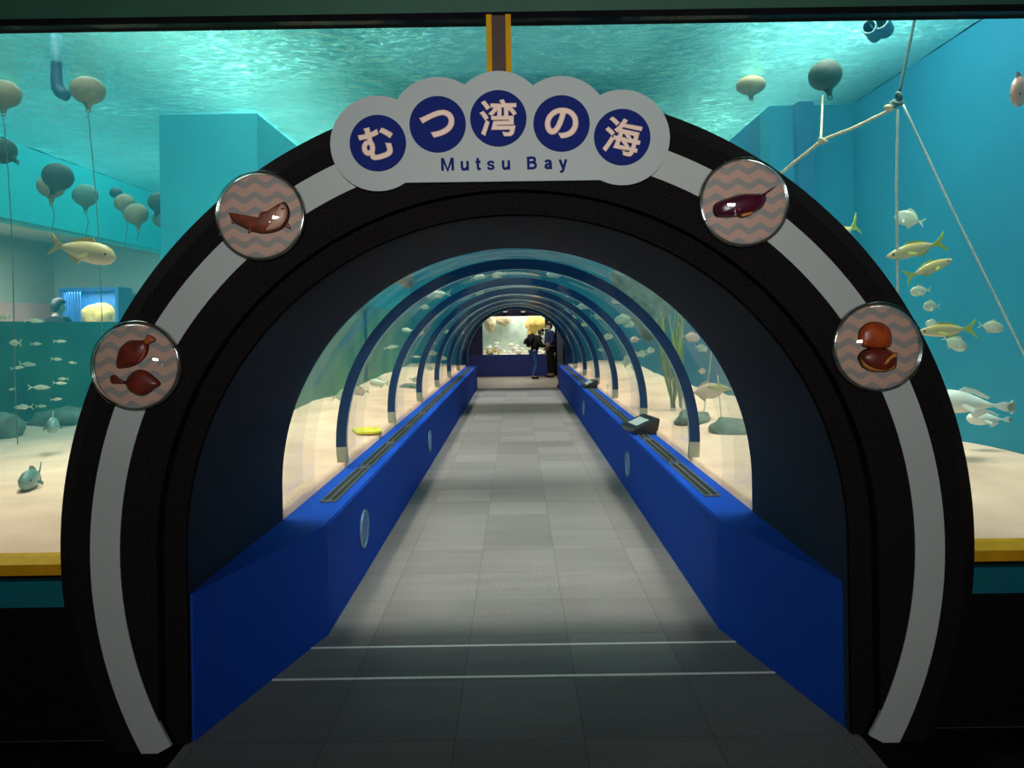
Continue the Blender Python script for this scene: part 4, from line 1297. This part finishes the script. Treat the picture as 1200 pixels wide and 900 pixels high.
# rocks on the sand
def rock(c, rx, ry, rz, seed, label, m='rock', name='rock', group='rocks on the sand'):
    bm = bmesh.new()
    bmesh.ops.create_icosphere(bm, subdivisions=3, radius=1.0)
    ex = 0.22 if name == 'coral' else 0.0
    for v in bm.verts:
        k = 1 + ex * mnoise.noise(v.co * 6.5) + 0.30 * mnoise.noise(v.co * 1.6 + Vector((seed, seed * 2, 0))) + 0.12 * mnoise.noise(v.co * 4 + Vector((seed, 0, 0)))
        v.co = Vector((v.co.x * rx * k, v.co.y * ry * k, v.co.z * rz * k))
    o = obj(name, bm, M[m], smooth=True, loc=c)
    return tag(o, label, 'rock' if name == 'rock' else name, group)

p = at(22, 490, 9.0); rock((-5.22, p.y, 0.55), 0.42, 0.30, 0.16, 1.3, 'low dark rock at the foot of the green wall in the left tank')
p = at(4, 480, 8.4); rock((-5.45, 8.0, 0.58), 0.25, 0.25, 0.20, 4.3, 'dark rock at the left edge of the left window')
p = at(812, 498, 7.3); rock((p.x, p.y, 0.64), 0.16, 0.2, 0.12, 2.2, 'grey boulder behind the first tunnel joint on the right')
p = at(862, 505, 6.6); rock((p.x, p.y, 0.64), 0.22, 0.22, 0.12, 5.9, 'grey boulder under the yellow green fish right of the tunnel')
p = at(480, 462, 12.0); rock((p.x, p.y, 0.62), 0.18, 0.3, 0.09, 3.7, 'flat grey rock behind the left tunnel glass')

# plate standing in for a refracted view of a yellow and blue label panel
pl = empty('refracted_label_plate', (-1.40, 7.15, sand_h(-1.4, 7.15) + 0.012)); pl.rotation_euler = (0, 0, radians(20))
tag(pl, 'yellow and blue plate standing in for a refracted label panel, left of the tunnel', 'plate')
bm = bmesh.new(); prism(bm, smooth_closed([(-0.11, -0.16), (0.09, -0.17), (0.12, 0.0), (0.08, 0.17), (-0.10, 0.15), (-0.12, 0.0)], 5), 0, 0.02, Matrix.Rotation(pi / 2, 4, 'X')); obj('rim', bm, M['plate_yellow'] if 'plate_yellow' in M else paint('plate_yellow', (0.85, 0.72, 0.04), 0.5, 0.05, 9), pl)
bm = bmesh.new(); box(bm, -0.05, 0.05, -0.07, 0.07, -0.004, 0.006); obj('inset', bm, M['blue_frame'], pl)

# ------------------------------------------------------------------ the hall beyond the tunnel
YH = 23.6
def atx(px, Y): return at(px, 400, Y).x
def atz(py, Y): return at(605, py, Y).z
xa, xb = atx(565.5, YH), atx(639, YH)
za, zb = atz(415.5, YH), atz(370.5, YH)
bm = bmesh.new(); box(bm, -3.0, xb + 0.12, YH, YH + 0.15, 0.0, za); struct('wall_far_dado', bm, M['hall_navy'], 'navy low wall under the bright display tank')
bm = bmesh.new(); box(bm, -3.0, xa, YH, YH + 0.15, za, 2.9); box(bm, xa, xb, YH, YH + 0.15, zb, 2.9); box(bm, xb, xb + 0.12, YH, YH + 0.15, za, 2.9)
struct('wall_far', bm, M['hall_dark'], 'dark wall round the bright display tank')
bm = bmesh.new(); box(bm, xb + 0.30, 4.0, YH, YH + 0.15, 0.0, 2.9); struct('wall_far_right', bm, M['wall_black'])
bm = bmesh.new(); box(bm, -3.0, 4.0, 19.4, 27.0, 2.9, 3.0); struct('ceiling_far_hall', bm, M['wall_black'])
bm = bmesh.new(); box(bm, 1.17, 1.33, 19.45, 22.3, 0.0, 2.9); struct('wall_far_hall_side', bm, M['hall_dark'], 'dark side wall of the far hall')
# bright strip of the next display between the two walls
bm = bmesh.new(); box(bm, xb + 0.1, xb + 0.5, YH + 2.2, YH + 2.3, 0.0, 2.9); struct('wall_far_passage', bm, M['coral_tan'], 'tan lit wall seen through the gap right of the display tank')
area('passage_lamp', (xb + 0.25, YH + 0.6, 2.6), 0.2, 0.4, 12, (1, 0.85, 0.6))
# display tank body
dt = empty('display_tank', ((xa + xb) / 2, YH + 0.02, za))
tag(dt, 'brightly lit display tank of pale stones and yellow coral in the far hall', 'aquarium')
w2 = (xb - xa) / 2; hh = zb - za
bm = bmesh.new(); box(bm, -w2 - 0.4, w2 + 0.4, 1.85, 1.9, -0.1, hh + 0.45); obj('back_panel', bm, M['reef_back'], dt)
bm = bmesh.new(); box(bm, -w2 - 0.42, -w2 - 0.38, 0.14, 1.85, -0.1, hh + 0.45); box(bm, w2 + 0.38, w2 + 0.42, 0.14, 1.85, -0.1, hh + 0.45); obj('side_panels', bm, M['reef_back'], dt)
bm = bmesh.new(); box(bm, -w2 - 0.4, w2 + 0.4, 0.14, 1.85, -0.12, -0.02); obj('gravel_base', bm, M['stone_white'], dt)
bm = bmesh.new(); box(bm, -w2 + 0.004, w2 - 0.004, 0.04, 0.07, 0.004, hh - 0.004); obj('front_pane', bm, M['pane'], dt)
random.seed(11)
for i in range(34):
    u = random.random(); x = -w2 + 2 * w2 * u; y = random.uniform(0.35, 1.5)
    top = 0.05 + 0.30 * (y / 1.5) * (0.4 + 0.8 * sin(pi * min(1, u * 0.9 + 0.15)))
    rock((dt.location.x + x, dt.location.y + y, za + random.uniform(0.0, top)), random.uniform(0.05, 0.12), random.uniform(0.05, 0.1), random.uniform(0.04, 0.08), i * 1.7,
         'pale stone heaped on the bottom of the far display tank', 'stone_white', 'rock', 'pale stones in the far display tank')
for x, y, z, rx, rz, m, lb in ((w2 * 0.75, 1.2, hh * 0.80, 0.34, 0.26, 'coral_yellow', 'big yellow coral at the upper right of the far display tank'),
                               (w2 * 0.62, 1.35, hh * 0.50, 0.16, 0.30, 'coral_yellow', 'yellow coral stem below the big yellow coral'),
                               (-w2 * 0.80, 1.3, hh * 0.85, 0.20, 0.28, 'coral_tan', 'tan coral at the upper left corner of the far display tank'),
                               (-w2 * 0.35, 1.5, hh * 0.92, 0.26, 0.18, 'coral_tan', 'tan coral hanging at the top of the far display tank'),
                               (-w2 * 0.70, 0.9, hh * 0.06, 0.30, 0.10, 'coral_yellow', 'yellow coral on the bottom left of the far display tank')):
    rock((dt.location.x + x, dt.location.y + y, za + z), rx, 0.22, rz, x * 9 + z, lb, m, 'coral', 'corals in the far display tank')
random.seed(23)
# ceiling lamps of the far hall
M['lamp_glow'] = paint('lamp_glow', (1, 0.8, 0.7), 0.5, 0.02, 5)
pb = M['lamp_glow'].node_tree.nodes['Principled BSDF']
pb.inputs['Emission Color'].default_value = (1.0, 0.72, 0.62, 1); pb.inputs['Emission Strength'].default_value = 1.2
for x, y, lb in ((575, 364, 'left one of the glowing lamps above the display tank'), (592, 364.5, 'second glowing lamp above the display tank'), (613, 364.5, 'third glowing lamp above the display tank'), (631, 364, 'right one of the glowing lamps above the display tank')):
    p = at(x, y, YH - 0.25)
    r = empty('ceiling_lamp', p); tag(r, lb, 'lamp', 'lamps above the far display tank')
    bm = bmesh.new(); revolve(bm, [(0, 0.03), (0.07, 0.03), (0.10, -0.02), (0.085, -0.02), (0.06, 0.02), (0, 0.02)], 20); obj('housing', bm, M['grille'], r)
    bm = bmesh.new(); revolve(bm, [(0, -0.035), (0.05, -0.03), (0.084, -0.015), (0.06, 0.015), (0, 0.015)], 20); obj('bulb', bm, M['lamp_glow'], r, smooth=True)
    bm = bmesh.new(); tube(bm, [(0, 0, 0.03), (0, 0, 2.9 - p.z)], 0.01, 8); obj('stem', bm, M['grille'], r)

# viewing hall behind the window in the left wall
wall('wall_viewing_hall', -9.2, -9.0, 6.0, 15.2, 0.2, 3.6, M['hall_pale'], 'pale wall of the hall behind the left viewing window')
wall('wall_viewing_hall_end', -9.2, XL - 0.3, 15.0, 15.2, 0.2, 3.6, M['hall_pale'])
wall('floor_viewing_hall', -9.0, XL - 0.3, 6.0, 15.0, 0.2, 0.34, M['hall_floor'])
wall('ceiling_viewing_hall', -9.0, XL - 0.3, 6.0, 15.0, 3.3, 3.4, M['hall_pale'])
wall('wall_viewing_hall_dado', -8.998, -8.95, 6.0, 14.95, 0.345, 2.12, M['hall_pink'], 'pinkish lower wall of the hall behind the left viewing window')
wall('wall_viewing_hall_end_dado', -8.94, XL - 0.31, 14.95, 14.998, 0.345, 2.12, M['hall_pink'])
ds = empty('display_case', (-7.9, 14.2, 1.60)); tag(ds, 'blue framed display case with a yellow coral, in the hall behind the left viewing window', 'display case')
bm = bmesh.new(); box(bm, -0.55, 0.55, 0.0, 0.5, -0.06, 0.0); box(bm, -0.55, 0.55, 0.0, 0.5, 0.74, 0.80); box(bm, -0.55, -0.49, 0, 0.5, 0, 0.74); box(bm, 0.49, 0.55, 0, 0.5, 0, 0.74); box(bm, -0.5, 0.5, 0.47, 0.5, 0, 0.74)
for k in range(7): box(bm, -0.47 + 0.05 * k, -0.455 + 0.05 * k, 0.0, 0.02, 0.0, 0.74)
obj('frame', bm, M['blue_frame'], ds)
bm = bmesh.new(); box(bm, -0.5, 0.5, 0.05, 0.45, -1.26, -0.06); obj('plinth', bm, M['hall_navy'], ds)
rock((-7.85, 14.42, 1.84), 0.32, 0.14, 0.26, 8.1, 'pale yellow coral in the blue framed display case', 'coral_yellow', 'coral', 'coral in the display case')
area('display_case_lamp', (-7.9, 14.3, 2.32), 0.8, 0.3, 14, (1, 0.95, 0.8))

# ------------------------------------------------------------------ people
def skin_mesh(name, verts, edges, radii, m, parent, root=0, sub=2, mats=None):
    me = bpy.data.meshes.new(name)
    me.from_pydata([tuple(v) for v in verts], edges, [])
    o = bpy.data.objects.new(name, me); col.objects.link(o)
    md = o.modifiers.new('skin', 'SKIN'); md.use_smooth_shade = True
    for i, r in enumerate(radii):
        sv = me.skin_vertices[0].data[i]
        sv.radius = (r, r) if not isinstance(r, tuple) else r
        sv.use_root = (i == root)
    sd = o.modifiers.new('sub', 'SUBSURF'); sd.levels = sub; sd.render_levels = sub
    bpy.context.view_layer.update()
    nm = bpy.data.meshes.new_from_object(o.evaluated_get(bpy.context.evaluated_depsgraph_get()))
    bpy.data.objects.remove(o)
    nm.materials.clear(); nm.materials.append(m)
    for p in nm.polygons: p.use_smooth = True
    q = bpy.data.objects.new(name, nm); col.objects.link(q)
    q.parent = parent
    return q


def person(loc, rz, h, J, label, colors, backpack=False, mask=False, group=None):
    """J: joint positions in a 1.70 m frame, facing +X; left is +Y. One skinned body; clothes, hair and shoes are children."""
    r = empty('person', loc, (0, 0, rz)); k = h / 1.70; r.scale = (k, k, k)
    V, E, R = [], [], []
    idx = {}
    def add(n, p, rad, par=None):
        idx[n] = len(V); V.append(Vector(p)); R.append(rad)
        if par: E.append((idx[par], idx[n]))
    add('pelvis', J['pelvis'], 0.115)
    add('waist', J['waist'], 0.105, 'pelvis')
    add('chest', J['chest'], 0.125, 'waist')
    add('neck0', J['neck'], 0.062, 'chest')
    hd = Vector(J['head']); nk = Vector(J['neck']); f = Vector(J['face']).normalized(); upv = (hd - nk).normalized()
    add('neck1', nk.lerp(hd, 0.45), 0.052, 'neck0')
    add('jaw', hd - upv * 0.045 + f * 0.018, 0.070, 'neck1')
    add('skull', hd + upv * 0.035, (0.088, 0.080), 'jaw')
    add('crown', hd + upv * 0.085, 0.058, 'skull')
    add('nose', hd + f * 0.108 - upv * 0.012, 0.014, 'jaw')
    for s in ('l', 'r'):
        add('sh' + s, J['sh' + s], 0.058, 'chest'); add('el' + s, J['el' + s], 0.042, 'sh' + s); add('wr' + s, J['wr' + s], 0.029, 'el' + s)
        d = (Vector(J['wr' + s]) - Vector(J['el' + s])).normalized(); w = Vector(J['wr' + s])
        side = d.cross(Vector((0, 1, 0.2))).normalized()
        palm = w + d * 0.075
        add('palm' + s, palm, (0.022, 0.036), 'wr' + s)
        for q in range(4):
            b = palm + side * (q - 1.5) * 0.020 + d * 0.02
            l_ = (0.066, 0.076, 0.072, 0.056)[q]
            add('f%d' % q + s, b + d * l_ * 0.55, 0.009, 'palm' + s); add('g%d' % q + s, b + d * l_ + Vector((0, 0, -0.012)), 0.007, 'f%d' % q + s)
        add('th' + s, w + d * 0.055 + side * -0.048, 0.010, 'palm' + s)
        add('hip' + s, J['hip' + s], 0.090, 'pelvis'); add('kn' + s, J['kn' + s], 0.060, 'hip' + s); add('an' + s, J['an' + s], 0.038, 'kn' + s)
        add('toe' + s, J['toe' + s], 0.032, 'an' + s)
    skin_mesh('body', V, E, R, M['skin'], r)
    g = lambda n: V[idx[n]]
    # jacket
    vs = [g('pelvis') - Vector((0, 0, 0.03)), g('waist'), g('chest'), nk.lerp(g('chest'), 0.02)]; es = [(0, 1), (1, 2), (2, 3)]; rs = [0.150, 0.145, 0.172, 0.098]
    for s in ('l', 'r'):
        n0 = len(vs); vs += [g('sh' + s), g('el' + s), g('el' + s).lerp(g('wr' + s), 0.92)]; rs += [0.096, 0.068, 0.052]; es += [(2, n0), (n0, n0 + 1), (n0 + 1, n0 + 2)]
    jk = skin_mesh('jacket', vs, es, rs, M[colors[0]], r)
    # trousers
    vs = [g('pelvis') + Vector((0, 0, 0.03))]; rs = [0.128]; es = []
    for s in ('l', 'r'):
        n0 = len(vs); vs += [g('hip' + s), g('kn' + s), g('kn' + s).lerp(g('an' + s), 0.95)]; rs += [0.105, 0.078, 0.062]; es += [(0, n0), (n0, n0 + 1), (n0 + 1, n0 + 2)]
    skin_mesh('trousers', vs, es, rs, M[colors[1]], r)
    for s in ('l', 'r'):
        a, t = g('an' + s), g('toe' + s)
        vs = [Vector((a.x - (t - a).x * 0.35, a.y - (t - a).y * 0.35, 0.040)), Vector((a.x, a.y, 0.050)), Vector((t.x, t.y, 0.036))]
        vs[2] += (vs[2] - vs[1]).normalized() * 0.05
        skin_mesh('shoe', vs, [(0, 1), (1, 2)], [0.036, 0.044, 0.034], M[colors[2]], r)
    # hair cap: covers crown and back of the head
    bm = bmesh.new()
    hc = hd + upv * 0.035 - f * 0.018
    ellipsoid(bm, (0, 0, 0), 1, 1, 1, 24, 16)
    lat = upv.cross(f).normalized()
    for v in bm.verts:
        c = v.co.copy()
        c.x = min(c.x, 0.55 + 0.5 * max(0, c.z))
        if c.x > -0.15 and c.z < 0.22: c *= 0.6
        v.co = hc + f * c.x * 0.112 + lat * c.y * 0.100 + upv * c.z * 0.118
    obj('hair', bm, M['hair'], r, smooth=True)
    if mask:
        bm = bmesh.new(); ellipsoid(bm, (0, 0, 0), 1, 1, 1, 16, 10)
        for v in bm.verts:
            c = v.co.copy(); v.co = hd - upv * 0.045 + f * 0.030 + f * c.x * 0.088 + lat * c.y * 0.070 + upv * c.z * 0.055
        obj('face_mask', bm, M['mask_white'], r, smooth=True)
    for s in (-1, 1):
        bm = bmesh.new(); e = hd + f * 0.082 + lat * s * 0.034 + upv * 0.012
        ellipsoid(bm, e, 0.010, 0.010, 0.008, 10, 6); obj('eye', bm, M['eye'], r, smooth=True)
        bm = bmesh.new(); e = hd + lat * s * 0.082 - upv * 0.005
        ellipsoid(bm, e, 0.022, 0.010, 0.032, 10, 8); obj('ear', bm, M['skin'], r, smooth=True)
    tag(r, label, 'person', group)
    if backpack:
        ax = (g('chest') - g('pelvis')).normalized(); back = ax.cross(Vector((0, 1, 0))).normalized()
        if back.x > 0: back = -back
        c = g('waist').lerp(g('chest'), 0.7) + back * 0.25
        b = empty('backpack', (0, 0, 0)); b.parent = r
        B3 = Matrix(((back.x, 0, ax.x, c.x), (back.y, 1, ax.y, c.y), (back.z, 0, ax.z, c.z), (0, 0, 0, 1)))
        bm = bmesh.new(); box(bm, -0.13, 0.12, -0.16, 0.16, -0.24, 0.24)
        bmesh.ops.bevel(bm, geom=bm.edges[:], offset=0.07, segments=4, affect='EDGES')
        for v in bm.verts: v.co = B3 @ v.co
        obj('pack_body', bm, M['cloth_black'], b, smooth=True)
        bm = bmesh.new(); box(bm, 0.10, 0.17, -0.12, 0.12, -0.20, 0.02)
        bmesh.ops.bevel(bm, geom=bm.edges[:], offset=0.03, segments=3, affect='EDGES')
        for v in bm.verts: v.co = B3 @ v.co
        obj('pack_pocket', bm, M['cloth_black'], b, smooth=True)
        for s in (-1, 1):
            bm = bmesh.new(); tube(bm, [B3 @ Vector(q) for q in ((-0.10, s * 0.11, 0.20), (-0.22, s * 0.12, 0.27), (-0.38, s * 0.12, 0.20), (-0.42, s * 0.12, 0.05), (-0.30, s * 0.13, -0.12), (-0.10, s * 0.13, -0.2))], 0.018, 8)
            obj('pack_strap', bm, M['cloth_black'], b, smooth=True)
    return r

J1 = dict(pelvis=(-0.05, 0, 0.92), waist=(0.02, 0, 1.06), chest=(0.10, 0, 1.28), neck=(0.17, 0, 1.45), head=(0.24, 0, 1.56), face=(1, 0, -0.25),
          shl=(0.10, 0.19, 1.36), ell=(0.20, 0.24, 1.10), wrl=(0.40, 0.16, 1.16), shr=(0.10, -0.19, 1.36), elr=(0.18, -0.24, 1.10), wrr=(0.38, -0.16, 1.12),
          hipl=(-0.05, 0.095, 0.88), knl=(0.09, 0.10, 0.49), anl=(-0.02, 0.10, 0.09), toel=(0.12, 0.11, 0.035),
          hipr=(-0.05, -0.095, 0.88), knr=(0.04, -0.10, 0.48), anr=(-0.10, -0.10, 0.09), toer=(0.05, -0.11, 0.035))
J2 = dict(pelvis=(0, 0, 0.94), waist=(0.0, 0, 1.08), chest=(0.02, 0, 1.30), neck=(0.03, 0, 1.48), head=(0.06, 0, 1.60), face=(1, 0, -0.1),
          shl=(0.02, 0.19, 1.39), ell=(0.06, 0.24, 1.12), wrl=(0.22, 0.18, 0.98), shr=(0.02, -0.19, 1.39), elr=(0.04, -0.24, 1.12), wrr=(0.05, -0.25, 0.88),
          hipl=(0, 0.095, 0.90), knl=(0.03, 0.10, 0.49), anl=(0, 0.10, 0.09), toel=(0.14, 0.11, 0.035),
          hipr=(0, -0.095, 0.90), knr=(0.03, -0.10, 0.49), anr=(-0.02, -0.10, 0.09), toer=(0.12, -0.11, 0.035))
p1 = at(627, 444, 22.4)
person((p1.x, 22.4, 0.0), radians(12), 1.46, J1, 'person in black jacket and blue jeans with a black backpack, in the far hall', ('cloth_black', 'denim', 'cloth_black'), backpack=True)
p2 = at(646, 443, 23.0)
person((p2.x, 23.0, 0.0), radians(205), 1.60, J2, 'person in navy coat and white mask facing the one with the backpack', ('cloth_navy', 'cloth_black', 'cloth_black'), mask=True)
p3 = at(64, 356, 11.2)
person((p3.x, 11.2, 0.34), radians(70), 1.70, J2, 'dim person standing in the hall behind the left viewing window', ('cloth_black', 'cloth_black', 'cloth_black'))
